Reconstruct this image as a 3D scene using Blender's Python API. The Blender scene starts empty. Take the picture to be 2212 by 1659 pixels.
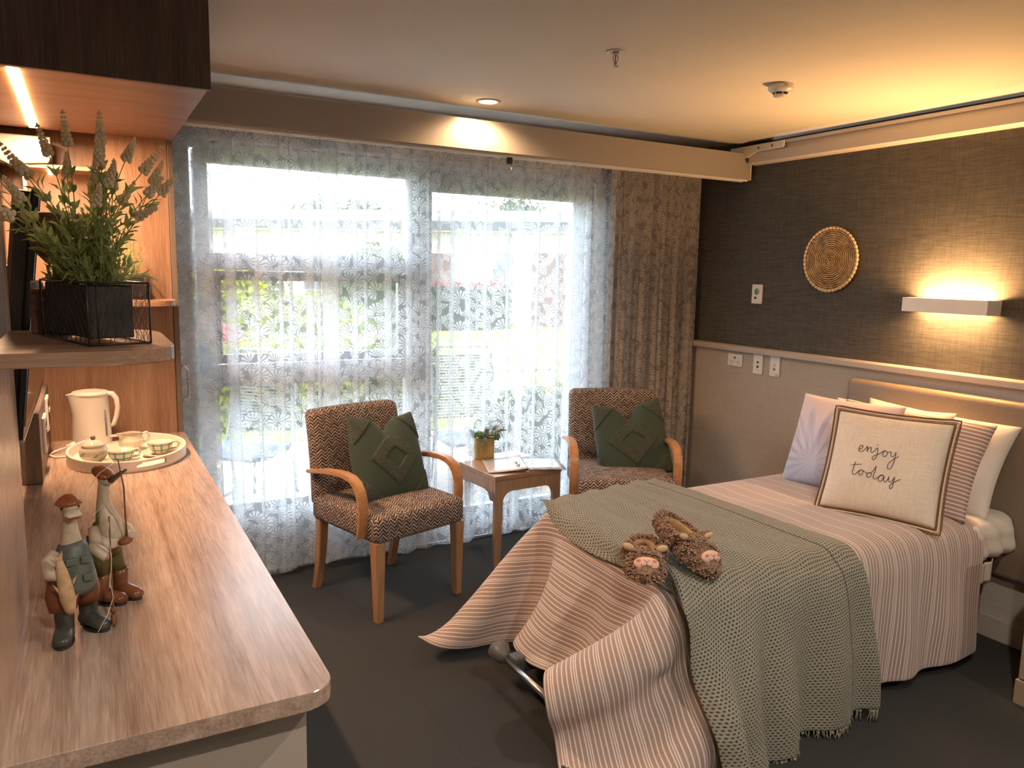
import bpy, bmesh, math, random
import numpy as np
from mathutils import Vector, Matrix
D = bpy.data; SC = bpy.context.scene; COL = SC.collection
PI = math.pi; sin = math.sin; cos = math.cos
rnd = random.Random(7)

# ------------------------------------------------------------------ camera, world, exposure
def setup_camera():
    f, yaw, pitch, roll = 1663.1, 0.50564, 0.14325, 0.021618
    cy, sy, cp, sp = cos(yaw), sin(yaw), cos(pitch), sin(pitch)
    w = Vector((sy*cp, cy*cp, -sp)); r = Vector((cy, -sy, 0)); u = r.cross(w)
    r2 = r*cos(roll) + u*sin(roll); u2 = -r*sin(roll) + u*cos(roll)
    m = Matrix(((r2.x, u2.x, -w.x), (r2.y, u2.y, -w.y), (r2.z, u2.z, -w.z))).to_4x4()
    m.translation = Vector((0, 0, 1.55))
    c = D.cameras.new('camera'); o = D.objects.new('camera', c); COL.objects.link(o)
    o.matrix_world = m; c.sensor_fit = 'HORIZONTAL'; c.sensor_width = 36; c.lens = f/2212*36
    c.clip_start = 0.02; c.clip_end = 200
    SC.camera = o
setup_camera()
SC.view_settings.view_transform = 'Standard'; SC.view_settings.look = 'None'
SC.view_settings.gamma = 1; SC.view_settings.use_curve_mapping = False
SC.view_settings.exposure = 1.78
SC.cycles.max_bounces = 8; SC.cycles.diffuse_bounces = 4; SC.cycles.glossy_bounces = 3
SC.cycles.transmission_bounces = 4; SC.cycles.transparent_max_bounces = 16
SC.cycles.sample_clamp_indirect = 4.0; SC.cycles.caustics_reflective = False; SC.cycles.caustics_refractive = False
SC.cycles.use_adaptive_sampling = True; SC.cycles.adaptive_threshold = 0.015
SC.cycles.use_denoising = True

world = D.worlds.new('sky'); SC.world = world; world.use_nodes = True
wt = world.node_tree; wt.nodes.clear()
wo = wt.nodes.new('ShaderNodeOutputWorld'); wb = wt.nodes.new('ShaderNodeBackground')
sk = wt.nodes.new('ShaderNodeTexSky'); sk.sky_type = 'HOSEK_WILKIE'; sk.turbidity = 4; sk.ground_albedo = 0.4
sk.sun_direction = Vector((0.25, -0.55, 0.8)).normalized()
mx = wt.nodes.new('ShaderNodeMix'); mx.data_type = 'RGBA'; mx.inputs[0].default_value = 0.45
mx.inputs[7].default_value = (1.0, 1.0, 1.0, 1)
sc_ = wt.nodes.new('ShaderNodeVectorMath'); sc_.operation = 'SCALE'; sc_.inputs[3].default_value = 2.0
wt.links.new(sk.outputs[0], sc_.inputs[0]); wt.links.new(sc_.outputs[0], mx.inputs[6])
wt.links.new(mx.outputs[2], wb.inputs[0]); wt.links.new(wb.outputs[0], wo.inputs[0])
wb.inputs[1].default_value = 4.5

def lamp(name, kind, loc, target, energy, color, **kw):
    l = D.lights.new(name, kind); l.energy = energy; l.color = color
    for k, v in kw.items(): setattr(l, k, v)
    o = D.objects.new(name, l); COL.objects.link(o); o.location = loc
    d = Vector(target) - Vector(loc); o.rotation_euler = d.to_track_quat('-Z', 'Y').to_euler()
    return o
lamp('sun', 'SUN', (0, 0, 10), (-1.2, 4.2, 0), 3.2, (1.0, 0.95, 0.85), angle=0.01)
WARM = (1.0, 0.62, 0.30)

# ------------------------------------------------------------------ node helpers
class NT:
    def __init__(s, name):
        s.m = D.materials.new(name); s.m.use_nodes = True; s.t = s.m.node_tree
        s.b = s.t.nodes['Principled BSDF']; s.out = s.t.nodes['Material Output']
    def set(s, sock, v):
        if isinstance(v, bpy.types.NodeSocket): s.t.links.new(v, sock)
        elif v is not None:
            try: sock.default_value = v
            except Exception: sock.default_value = (*v, 1) if len(v) == 3 else v
    def nd(s, typ, ins=None, **attrs):
        n = s.t.nodes.new('ShaderNode' + typ)
        for k, v in attrs.items(): setattr(n, k, v)
        for k, v in (ins or {}).items(): s.set(n.inputs[k], v)
        return n
    def ma(s, op, a, b=None, c=None, clamp=False):
        n = s.t.nodes.new('ShaderNodeMath'); n.operation = op; n.use_clamp = clamp
        s.set(n.inputs[0], a)
        if b is not None: s.set(n.inputs[1], b)
        if c is not None: s.set(n.inputs[2], c)
        return n.outputs[0]
    def mix(s, f, a, b, blend='MIX'):
        n = s.t.nodes.new('ShaderNodeMix'); n.data_type = 'RGBA'; n.blend_type = blend
        s.set(n.inputs[0], f); s.set(n.inputs[6], col4(a)); s.set(n.inputs[7], col4(b))
        return n.outputs[2]
    def ramp(s, f, stops, interp='LINEAR'):
        n = s.t.nodes.new('ShaderNodeValToRGB'); n.color_ramp.interpolation = interp
        e = n.color_ramp.elements
        while len(e) < len(stops): e.new(0.5)
        for q, (p, c) in zip(e, stops): q.position = p; q.color = col4(c)
        s.set(n.inputs[0], f); return n.outputs[0]
    def coord(s, kind='Object', scale=(1, 1, 1), rot=(0, 0, 0)):
        tc = s.nd('TexCoord'); mp = s.nd('Mapping', {'Scale': scale, 'Rotation': rot})
        s.t.links.new(tc.outputs[kind], mp.inputs[0]); return mp.outputs[0]
    def noise(s, vec, scale=5, detail=3, rough=0.5, dist=0):
        n = s.nd('TexNoise', {'Vector': vec, 'Scale': scale, 'Detail': detail, 'Roughness': rough, 'Distortion': dist})
        return n.outputs[0]
    def sep(s, vec):
        n = s.nd('SeparateXYZ'); s.set(n.inputs[0], vec); return n.outputs
    def bump(s, h, strength=0.3, dist=0.01):
        n = s.nd('Bump', {'Strength': strength, 'Distance': dist, 'Height': h})
        s.t.links.new(n.outputs[0], s.b.inputs['Normal']); return n.outputs[0]
    def P(s, color=None, rough=None, metal=None, spec=None, **kw):
        if color is not None: s.set(s.b.inputs['Base Color'], col4(color))
        if rough is not None: s.set(s.b.inputs['Roughness'], rough)
        if metal is not None: s.set(s.b.inputs['Metallic'], metal)
        if spec is not None: s.set(s.b.inputs['Specular IOR Level'], spec)
        for k, v in kw.items(): s.set(s.b.inputs[k.replace('_', ' ')], v)
        return s.m
def col4(c):
    if isinstance(c, bpy.types.NodeSocket) or c is None: return c
    if isinstance(c, str):   # sRGB hex -> linear
        v = [int(c[i:i+2], 16)/255 for i in (0, 2, 4)]
        return tuple([x/12.92 if x <= 0.04045 else ((x+0.055)/1.055)**2.4 for x in v]) + (1,)
    return tuple(c) + (1,) if len(c) == 3 else tuple(c)

def plain(name, c, rough=0.5, metal=0, spec=0.5, **kw):
    return NT(name).P(c, rough, metal, spec, **kw)
def noisy(name, c1, c2, scale=30, rough=0.6, bump=0.0, dist=0.002, detail=4, coord='Object', cs=(1, 1, 1), spec=0.4):
    n = NT(name); v = n.coord(coord, cs); f = n.noise(v, scale, detail)
    n.P(n.ramp(f, [(0.3, c1), (0.7, c2)]), rough, spec=spec)
    if bump: n.bump(f, bump, dist)
    return n.m
def wood(name, dark, mid, light, axis='Y', rough=0.4, fine=1.0, spec=0.5, bump=0.12):
    n = NT(name); a = {'X': (0.06, 1, 1), 'Y': (1, 0.06, 1), 'Z': (1, 1, 0.06)}[axis]
    v = n.coord('Object', tuple(q*fine for q in a))
    f1 = n.noise(v, 22, 5, 0.6, 0.8)
    f2 = n.noise(v, 160, 3, 0.6)
    f3 = n.noise(n.coord('Object', tuple(q*fine for q in {'X': (0.02, 1, 1), 'Y': (1, 0.02, 1), 'Z': (1, 1, 0.02)}[axis])), 420, 2, 0.7)
    f = n.ma('ADD', n.ma('MULTIPLY', f1, 0.42), n.ma('ADD', n.ma('MULTIPLY', f2, 0.30), n.ma('MULTIPLY', f3, 0.28)))
    n.P(n.ramp(f, [(0.36, dark), (0.5, mid), (0.64, light)]), rough, spec=spec)
    n.bump(n.ma('ADD', f2, f3), bump, 0.0006)
    return n.m

# ------------------------------------------------------------------ mesh helpers
class MB:
    def __init__(s): s.bm = bmesh.new(); s.uv = s.bm.loops.layers.uv.new('UVMap')
    def _xf(s, verts, mat):
        if mat is not None: bmesh.ops.transform(s.bm, matrix=mat, verts=verts)
    def box(s, lo, hi, bevel=0.0, seg=2, mat=None):
        c = [(a+b)/2 for a, b in zip(lo, hi)]; d = [abs(b-a) for a, b in zip(lo, hi)]
        r = bmesh.ops.create_cube(s.bm, size=1, matrix=Matrix.Translation(c) @ Matrix.Diagonal((*d, 1)))
        vs = r['verts']
        if bevel > 0:
            es = list({e for v in vs for e in v.link_edges})
            q = bmesh.ops.bevel(s.bm, geom=es, offset=min(bevel, min(d)*0.49), segments=seg, profile=0.5, affect='EDGES')
            vs = list({v for f in q['faces'] for v in f.verts} | {v for v in vs if v.is_valid})
            # gather whole island
            st = list(vs); seen = set(vs)
            while st:
                v = st.pop()
                for e in v.link_edges:
                    o = e.other_vert(v)
                    if o not in seen: seen.add(o); st.append(o)
            vs = list(seen)
        s._xf(vs, mat); return vs
    def grid(s, fn, nu, nv, closeu=False, closev=False, uvf=None, flip=False):
        V = [[s.bm.verts.new(fn(i/(nu if closeu else nu-1), j/(nv if closev else nv-1))) for j in range(nv)] for i in range(nu)]
        for i in range(nu if closeu else nu-1):
            for j in range(nv if closev else nv-1):
                i2, j2 = (i+1) % nu, (j+1) % nv
                q = [V[i][j], V[i2][j], V[i2][j2], V[i][j2]]
                st = [(i, j), (i+1, j), (i+1, j+1), (i, j+1)]
                if flip: q.reverse(); st.reverse()
                try: f = s.bm.faces.new(q)
                except ValueError: continue
                f.smooth = True
                for l, (a, b) in zip(f.loops, st):
                    a, b = a/(nu if closeu else nu-1), b/(nv if closev else nv-1)
                    l[s.uv].uv = uvf(a, b) if uvf else (a, b)
        return V
    def arr(s, P, UV=None, flip=False):
        nu, nv = P.shape[:2]
        V = [[s.bm.verts.new(P[i, j]) for j in range(nv)] for i in range(nu)]
        for i in range(nu-1):
            for j in range(nv-1):
                ix = [(i, j), (i+1, j), (i+1, j+1), (i, j+1)]
                if flip: ix.reverse()
                f = s.bm.faces.new([V[a][b] for a, b in ix]); f.smooth = True
                if UV is not None:
                    for l, (a, b) in zip(f.loops, ix): l[s.uv].uv = UV[a, b]
        return V
    def tube(s, pts, r, n=8, cap=True, closed=False, sq=None, up=None):
        """sweep: r scalar or list; sq=(sx,sy) elliptical scale"""
        pts = [Vector(p) for p in pts]; m = len(pts)
        R = r if isinstance(r, (list, tuple)) else [r]*m
        ring = []; prev = None
        for i, p in enumerate(pts):
            a = pts[(i-1) % m] if (closed or i > 0) else p
            b = pts[(i+1) % m] if (closed or i < m-1) else p
            t = (b-a).normalized() if (b-a).length > 1e-9 else Vector((0, 0, 1))
            if prev is None:
                h = Vector(up) if up else (Vector((0, 0, 1)) if abs(t.z) < 0.9 else Vector((1, 0, 0)))
                x = (h - t*h.dot(t)).normalized()
            else:
                x = (prev - t*prev.dot(t))
                x = x.normalized() if x.length > 1e-6 else t.orthogonal().normalized()
            prev = x; y = t.cross(x)
            sx, sy = sq if sq else (1, 1)
            rr = R[i]; rr = rr if isinstance(rr, (list, tuple)) else (rr*sx, rr*sy)
            ring.append([s.bm.verts.new(p + x*(rr[0]*cos(2*PI*k/n)) + y*(rr[1]*sin(2*PI*k/n))) for k in range(n)])
        for i in range(m if closed else m-1):
            A, B = ring[i], ring[(i+1) % m]
            for k in range(n):
                f = s.bm.faces.new((A[k], A[(k+1) % n], B[(k+1) % n], B[k])); f.smooth = True
                for l, uvv in zip(f.loops, ((k/n, i/m), ((k+1)/n, i/m), ((k+1)/n, (i+1)/m), (k/n, (i+1)/m))): l[s.uv].uv = uvv
        if cap and not closed:
            s.bm.faces.new(list(reversed(ring[0]))).smooth = True; s.bm.faces.new(ring[-1]).smooth = True
        return ring
    def lathe(s, prof, c=(0, 0, 0), n=32, sx=1, sy=1, a0=0):
        """prof list of (r,z); closes at r=0"""
        c = Vector(c); rings = []
        for r, z in prof:
            if r < 1e-6: rings.append([s.bm.verts.new(c+Vector((0, 0, z)))])
            else: rings.append([s.bm.verts.new(c+Vector((r*sx*cos(a0+2*PI*k/n), r*sy*sin(a0+2*PI*k/n), z))) for k in range(n)])
        vs = [v for q in rings for v in q]
        for i in range(len(prof)-1):
            A, B = rings[i], rings[i+1]
            for k in range(n):
                k2 = (k+1) % n
                if len(A) == 1 and len(B) == 1: continue
                if len(A) == 1: q = (A[0], B[k2], B[k]); 
                elif len(B) == 1: q = (A[k], A[k2], B[0])
                else: q = (A[k], A[k2], B[k2], B[k])
                f = s.bm.faces.new(q); f.smooth = True
                zz = {}
                for l in f.loops:
                    isA = l.vert in A
                    kk = (A if isA else B)
                    idx = kk.index(l.vert) if len(kk) > 1 else k
                    if idx == 0 and k == n-1: idx = n
                    l[s.uv].uv = (idx/n, prof[i if isA else i+1][1])
        return vs
    def prism(s, outline, z0, z1, axis='Z', bevel=0, seg=2, mat=None):
        """outline 2D list -> extruded. axis Z:(x,y) X:(y,z) Y:(x,z)"""
        def mk(p, h):
            return {'Z': (p[0], p[1], h), 'X': (h, p[0], p[1]), 'Y': (p[0], h, p[1])}[axis]
        A = [s.bm.verts.new(mk(p, z0)) for p in outline]; B = [s.bm.verts.new(mk(p, z1)) for p in outline]
        n = len(outline); fs = []
        for k in range(n): fs.append(s.bm.faces.new((A[k], A[(k+1) % n], B[(k+1) % n], B[k])))
        ca = s.bm.faces.new(list(reversed(A))); cb = s.bm.faces.new(B)
        if bevel > 0:
            es = list(set(ca.edges) | set(cb.edges))
            bmesh.ops.bevel(s.bm, geom=es, offset=bevel, segments=seg, profile=0.5, affect='EDGES')
        if mat is not None: bmesh.ops.transform(s.bm, matrix=mat, verts=A+B)
        return A+B
    def ball(s, c, r, sc=(1, 1, 1), u=16, v=10, mat=None):
        m = Matrix.Translation(c) @ (mat if mat is not None else Matrix.Identity(4)) @ Matrix.Diagonal((r*sc[0], r*sc[1], r*sc[2], 1))
        q = bmesh.ops.create_uvsphere(s.bm, u_segments=u, v_segments=v, radius=1, matrix=m)
        for f in {f for vv in q['verts'] for f in vv.link_faces}: f.smooth = True
        return q['verts']
    def poly(s, pts, smooth=False):
        f = s.bm.faces.new([s.bm.verts.new(p) for p in pts]); f.smooth = smooth; return f
    def build(s, name, mat, parent=None, boxuv=False, smooth=None, loc=None, rot=None, autos=None, recalc=True):
        if recalc: bmesh.ops.recalc_face_normals(s.bm, faces=s.bm.faces)
        if boxuv:
            for f in s.bm.faces:
                n = f.normal; a = max(range(3), key=lambda k: abs(n[k]))
                for l in f.loops:
                    c = l.vert.co; l[s.uv].uv = ((c.y, c.z), (c.x, c.z), (c.x, c.y))[a]
        if smooth is not None:
            for f in s.bm.faces: f.smooth = smooth
        me = D.meshes.new(name); s.bm.to_mesh(me); s.bm.free()
        if autos:
            try: me.set_sharp_from_angle(angle=autos)
            except Exception: pass
        for mm in (mat if isinstance(mat, (list, tuple)) else [mat]): me.materials.append(mm)
        o = D.objects.new(name, me); COL.objects.link(o)
        if parent is not None: o.parent = parent
        if loc is not None: o.location = loc
        if rot is not None: o.rotation_euler = rot
        return o
def tag(o, label, cat=None, group=None, kind=None):
    if label: o['label'] = label
    if cat: o['category'] = cat
    if group: o['group'] = group
    if kind: o['kind'] = kind
    return o
def thing(name, label, cat, loc=(0, 0, 0), rot=(0, 0, 0), group=None):
    o = D.objects.new(name, None); COL.objects.link(o); o.empty_display_size = 0.05
    o.location = loc; o.rotation_euler = rot if isinstance(rot, (tuple, list)) else (0, 0, rot)
    return tag(o, label, cat, group)
def bx(name, lo, hi, mat, parent=None, bevel=0.0, seg=2, boxuv=False, **kw):
    m = MB(); m.box(lo, hi, bevel, seg); return m.build(name, mat, parent, boxuv=boxuv, **kw)
def copytree(o, parent=None):
    c = o.copy(); COL.objects.link(c)
    if parent is not None: c.parent = parent
    for ch in list(o.children): copytree(ch, c)
    return c
def struct(o): o['kind'] = 'structure'; return o
def arc(cx, cy, r, a0, a1, n=8, ry=None):
    return [(cx+r*cos(a0+(a1-a0)*k/n), cy+(ry or r)*sin(a0+(a1-a0)*k/n)) for k in range(n+1)]
def solid(o, t, off=-1):
    m = o.modifiers.new('thickness', 'SOLIDIFY'); m.thickness = t; m.offset = off; return o
def subsurf(o, n=1):
    m = o.modifiers.new('smooth', 'SUBSURF'); m.levels = n; m.render_levels = n; return o

# ------------------------------------------------------------------ cloth solver (position based)
def drape(P, pin=None, lo=None, hi=None, rad=0.05, iters=260, sub=6, bend=0.25, fr=0.5, floor=0.006, extra=None, rest=None, grav=9.8, stretch=1.0):
    """P (nu,nv,3) start; rest (du,dv) spacing arrays; collides with the rounded box lo..hi"""
    P = P.astype(float).copy(); O = P.copy(); nu, nv = P.shape[:2]
    du, dv = rest
    dd = math.hypot(du, dv); dt = 1/60
    lo = np.array(lo); hi = np.array(hi)
    def con(A, B, L, k, P):
        d = P[B]-P[A]; l = np.linalg.norm(d, axis=-1, keepdims=True)+1e-9
        c = d*((l-L)/l)*0.5*k
        P[A] += c; P[B] -= c
    S = slice
    sets = []
    for p in (0, 1):
        a = S(p, nu-1, 2); b = S(p+1, nu, 2)
        sets.append(((a, S(None)), (b, S(None)), du, stretch))
        a = S(p, nv-1, 2); b = S(p+1, nv, 2)
        sets.append(((S(None), a), (S(None), b), dv, stretch))
    shear = []
    for p in (0, 1):
        a = S(p, nu-1, 2); b = S(p+1, nu, 2)
        shear.append(((a, S(0, nv-1)), (b, S(1, nv)), dd, 0.35))
        shear.append(((a, S(1, nv)), (b, S(0, nv-1)), dd, 0.35))
    bends = []
    for st in (2, 4):
        for p in range(0, 2*st, st):
            pass
    def bendc(P):
        for st, k in ((2, bend), (5, bend*0.6)):
            d = P[st:]-P[:-st]; l = np.linalg.norm(d, axis=-1, keepdims=True)+1e-9
            c = np.minimum(l-du*st, 0)/l*d*0.25*k
            P[:-st] += c; P[st:] -= c
            d = P[:, st:]-P[:, :-st]; l = np.linalg.norm(d, axis=-1, keepdims=True)+1e-9
            c = np.minimum(l-dv*st, 0)/l*d*0.25*k
            P[:, :-st] += c; P[:, st:] -= c
    clo, chi = lo+rad, hi-rad
    def collide(P):
        q = np.clip(P, clo, chi); d = P-q; l = np.linalg.norm(d, axis=-1)
        inside = l < 1e-7
        if inside.any(): P[inside, 2] = hi[2]
        m = (l < rad) & ~inside
        P[m] = q[m]+d[m]/l[m][:, None]*rad
        t = m | inside
        z = P[..., 2] < floor
        P[z, 2] = floor
        return t | z
    for it in range(iters):
        V = (P-O)*0.975; O = P.copy()
        P = P+V; P[..., 2] -= grav*dt*dt
        for s_ in range(sub):
            for c in sets: con(c[0], c[1], c[2], c[3], P)
            for c in shear: con(c[0], c[1], c[2], c[3], P)
            bendc(P)
            if extra: extra(P, it)
            t = collide(P)
            if pin is not None: P[pin[0]] = pin[1]
        # friction
        P[t] = P[t]*(1-fr)+(O[t])*fr if fr > 0 else P[t]
        collide(P)
    return P
# ------------------------------------------------------------------ materials
def m_carpet():
    n = NT('carpet'); v = n.coord('Object')
    f = n.noise(v, 420, 3, 0.7); g = n.noise(v, 1.6, 3, 0.6); br = n.nd('TexBrick', {'Vector': v, 'Scale': 1.0, 'Mortar Size': 0.0015, 'Brick Width': 1.0, 'Row Height': 0.5, 'Color1': (1,1,1,1), 'Color2': (1,1,1,1), 'Mortar': (0.8,0.8,0.8,1)}, offset=0.0)
    c = n.mix(g, (0.027, 0.031, 0.032), (0.040, 0.041, 0.041))
    c = n.mix(f, c, (0.070, 0.071, 0.070)); c = n.mix(1.0, c, br.outputs[0], 'MULTIPLY')
    n.P(c, 0.95, spec=0.1); n.bump(f, 0.6, 0.004); return n.m
def m_wallpaper(name, dark, light, scale=1.0, bumpk=0.35, contrast=(0.35, 0.7)):
    n = NT(name)
    a = n.noise(n.coord('Object', (1, 3*scale, 90*scale)), 3.0, 4, 0.7)
    b = n.noise(n.coord('Object', (1, 90*scale, 3*scale)), 3.0, 4, 0.7)
    f = n.ma('ADD', n.ma('MULTIPLY', a, 0.6), n.ma('MULTIPLY', b, 0.4))
    n.P(n.ramp(f, [(contrast[0], dark), (contrast[1], light)]), 0.75, spec=0.2)
    n.bump(f, bumpk, 0.002); return n.m
CARPET = m_carpet()
WP_DARK = m_wallpaper('grey textured wallcovering', (0.050, 0.048, 0.046), (0.150, 0.138, 0.122), 1.0, 0.5)
WP_LIGHT = m_wallpaper('beige wall panelling', (0.42, 0.37, 0.325), (0.54, 0.485, 0.43), 0.8, 0.15)
WP_LIGHT2 = plain('beige dado capping', (0.46, 0.40, 0.35), 0.45)
CEIL = noisy('ceiling paint', (0.74, 0.72, 0.66), (0.77, 0.75, 0.69), 3, 0.75, spec=0.2)
WALLP = plain('wall paint', (0.72, 0.68, 0.62), 0.7)
WOOD_D = wood('laminate wood desk', (0.25, 0.16, 0.12), (0.41, 0.295, 0.235), (0.57, 0.44, 0.37), 'Y', 0.24, 1.0, 1.0)
WOOD_X = wood('laminate wood across', (0.20, 0.11, 0.07), (0.32, 0.19, 0.12), (0.43, 0.28, 0.19), 'X', 0.4)
WOOD_Z = wood('laminate wood upright', (0.20, 0.11, 0.07), (0.33, 0.195, 0.125), (0.44, 0.29, 0.2), 'Z', 0.38)
WOOD_EDGE = plain('grey brown edging', (0.19, 0.15, 0.125), 0.4)
CREAM = plain('cream laminate', (0.42, 0.36, 0.31), 0.45)
ALU = plain('window frame powder coat', (0.40, 0.44, 0.50), 0.35, 0.0)
ALU2 = plain('window frame outer profile', (0.22, 0.24, 0.27), 0.4)
WHITE = plain('white plastic', (0.80, 0.78, 0.74), 0.35)
RAILM = plain('painted rail', (0.60, 0.54, 0.48), 0.35)
BLACK = plain('black plastic', (0.012, 0.012, 0.013), 0.3)
STEEL = plain('brushed steel', (0.55, 0.54, 0.52), 0.28, 1.0)
DGREY = plain('dark grey plastic', (0.07, 0.075, 0.08), 0.45)
def glow(name, c, s):
    n = NT(name); n.P((0, 0, 0), 0.5, Emission_Color=(*c, 1), Emission_Strength=s); return n.m
def glassy():
    n = NT('window glass'); t = n.t
    tr = n.nd('BsdfTransparent', {'Color': (0.97, 0.99, 0.98, 1)}); gl = n.nd('BsdfGlossy', {'Color': (1, 1, 1, 1), 'Roughness': 0.02})
    fr = n.nd('Fresnel', {'IOR': 1.45}); ms = n.nd('MixShader')
    t.links.new(n.ma('MULTIPLY', fr.outputs[0], 0.6), ms.inputs[0]); t.links.new(tr.outputs[0], ms.inputs[1]); t.links.new(gl.outputs[0], ms.inputs[2])
    t.links.new(ms.outputs[0], n.out.inputs[0]); return n.m
GLASS = glassy()

XR, YW, ZC, XL = 3.45, 3.96, 2.325, -0.30
YB = -2.2   # wall behind the camera
# ------------------------------------------------------------------ room shell
struct(bx('floor', (-1.6, YB-.1, -.1), (XR+.1, YW+.08, 0), CARPET))
# ceiling: flat, then a soft rise beyond a rounded crease just inside the window wall
def ceil_fn(u, v):
    ys = [YB-.1, 3.36, 3.40, 3.43, 3.46, 3.52, 3.62, 3.80, 4.10]; zs = [ZC, ZC, ZC-.004, ZC-.003, ZC+.002, ZC+.010, ZC+.020, ZC+.028, ZC+.036]
    k = min(int(round(v*(len(ys)-1))), len(ys)-1)
    return (-1.7+u*(XR+.1+1.7), ys[k], zs[k])
m = MB(); m.grid(ceil_fn, 2, 9); o = m.build('ceiling', CEIL, recalc=False); o.modifiers.new('t', 'SOLIDIFY').thickness = 0.12
o.modifiers['t'].offset = 1; struct(o)
struct(bx('wall_right', (XR, YB-.1, 0), (XR+.1, 4.1, 2.6), WP_DARK))
struct(bx('wall_back', (-1.6, YB-.1, 0), (XR+.1, YB, 2.5), WALLP))
struct(bx('wall_left', (XL-.14, 1.0, 0), (XL-.03, 4.1, 2.6), wood('dark wall laminate', (.05, .03, .022), (.09, .055, .04), (.13, .085, .065), 'Z', .5)))
struct(bx('wall_side', (-1.7, YB-.1, 0), (-1.6, 1.1, 2.5), WALLP))
struct(bx('wall_return', (-1.7, 1.0, 0), (XL-.1, 1.1, 2.5), WALLP))
# window wall pieces around the two openings
WX0, WX1, WM, WX2, WZ = 0.50, 1.575, 1.60, 2.74, 2.075
m = MB(); m.box((XL-.1, YW, 0), (WX0-.05, YW+.14, 2.6)); struct(m.build('wall_window_left', WALLP))
m = MB(); m.box((WX2+.03, YW, 0), (XR, YW+.14, 2.6)); struct(m.build('wall_window_right', WALLP))
m = MB(); m.box((WX0-.05, YW, WZ+.04), (WX2+.03, YW+.14, 2.6)); struct(m.build('wall_window_head', WALLP))
# window_1: fixed light over an awning sash over a fixed light; door_1: sliding door
def frame_rect(mb, x0, x1, z0, z1, w, y0, y1, bev=.004):
    mb.box((x0, y0, z0), (x0+w, y1, z1), bev, 1); mb.box((x1-w, y0, z0), (x1, y1, z1), bev, 1)
    mb.box((x0+w, y0, z1-w), (x1-w, y1, z1), bev, 1); mb.box((x0+w, y0, z0), (x1-w, y1, z0+w), bev, 1)
w1 = tag(thing('window_1', None, None), None, kind='structure')
m = MB(); frame_rect(m, .47, 1.60, 0.30, 2.10, .06, 3.965, 4.06)
m.box((.53, 3.965, 1.535), (1.54, 4.06, 1.615), .004, 1); m.box((.53, 3.965, .965), (1.54, 4.06, 1.07), .004, 1)
m.box((.47, 3.965, 0.0), (1.60, 4.06, 0.30), .004, 1)
m.build('window_frame', ALU, w1)
m = MB(); frame_rect(m, .535, 1.535, 1.075, 1.53, .045, 3.985, 4.03); m.box((1.0, 3.97, 1.085), (1.10, 3.985, 1.10), .004, 1); m.build('opening_sash', ALU2, w1)
for z0, z1, x0, x1 in ((1.615, 2.04, .53, 1.54), (1.12, 1.485, .58, 1.49), (.36, .965, .53, 1.54)):
    bx('pane', (x0, 4.005, z0), (x1, 4.011, z1), GLASS, w1)
d1 = tag(thing('door_1', None, None), None, kind='structure')
m = MB(); frame_rect(m, 1.60, 2.74, 0.0, 2.10, .055, 3.965, 4.09); m.build('door_frame', ALU, d1)
m = MB(); frame_rect(m, 1.615, 2.70, 0.03, 2.05, .07, 3.985, 4.035); m.box((1.685, 3.985, .05), (2.63, 4.035, .17), .004, 1); m.build('sliding_panel', ALU, d1)
bx('pane', (1.68, 4.007, .16), (2.64, 4.013, 1.99), GLASS, d1)
m = MB(); m.tube([(1.655, 3.985, .95), (1.655, 3.955, .96), (1.655, 3.955, 1.10), (1.655, 3.985, 1.11)], .007, 8); m.build('door_handle', ALU2, d1)
HEART = plain('smoky heart sticker', (0.10, 0.07, 0.09), 0.5)
for k in range(5):
    hx = 2.083+.0985*k; pts = []
    for i in range(20):
        a = 2*PI*i/20; pts.append((hx+.0009*16*sin(a)**3, .965+.0009*(13*cos(a)-5*cos(2*a)-2*cos(3*a)-cos(4*a))))
    m = MB(); m.prism(pts, 4.003, 4.0065, 'Y'); m.build('heart_sticker', HEART, d1)
struct(bx('trim_1', (.40, 3.90, 0), (2.80, 3.965, .018), plain('aluminium floor track', (.62, .64, .66), .3, .6), bevel=.004))
m = MB(); m.box((.36, 3.86, WZ+.055), (3.2, 3.962, WZ+.115), .004); struct(m.build('trim_2', WALLP))
m = MB(); m.box((WX0-.1, 3.945, WZ+.02), (WX2+.08, 3.962, WZ+.05), .003)
m.box((2.745, 3.945, .0), (2.80, 3.962, WZ+.05), .003); struct(m.build('trim_3', WHITE))
# dado panelling on the right wall
struct(bx('trim_4', (XR-.018, YB, 0), (XR, YW, 1.118), WP_LIGHT))
struct(bx('trim_5', (XR-.030, YB, 1.118), (XR, YW, 1.148), WP_LIGHT2, bevel=.004))
struct(bx('trim_6', (XR-.055, YB, 1.112), (XR-.018, YW, 1.146), WP_LIGHT2, bevel=.006))
struct(bx('baseboard_right', (XR-.032, YB, 0), (XR-.018, YW, .10), WP_LIGHT2, bevel=.003))

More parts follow.
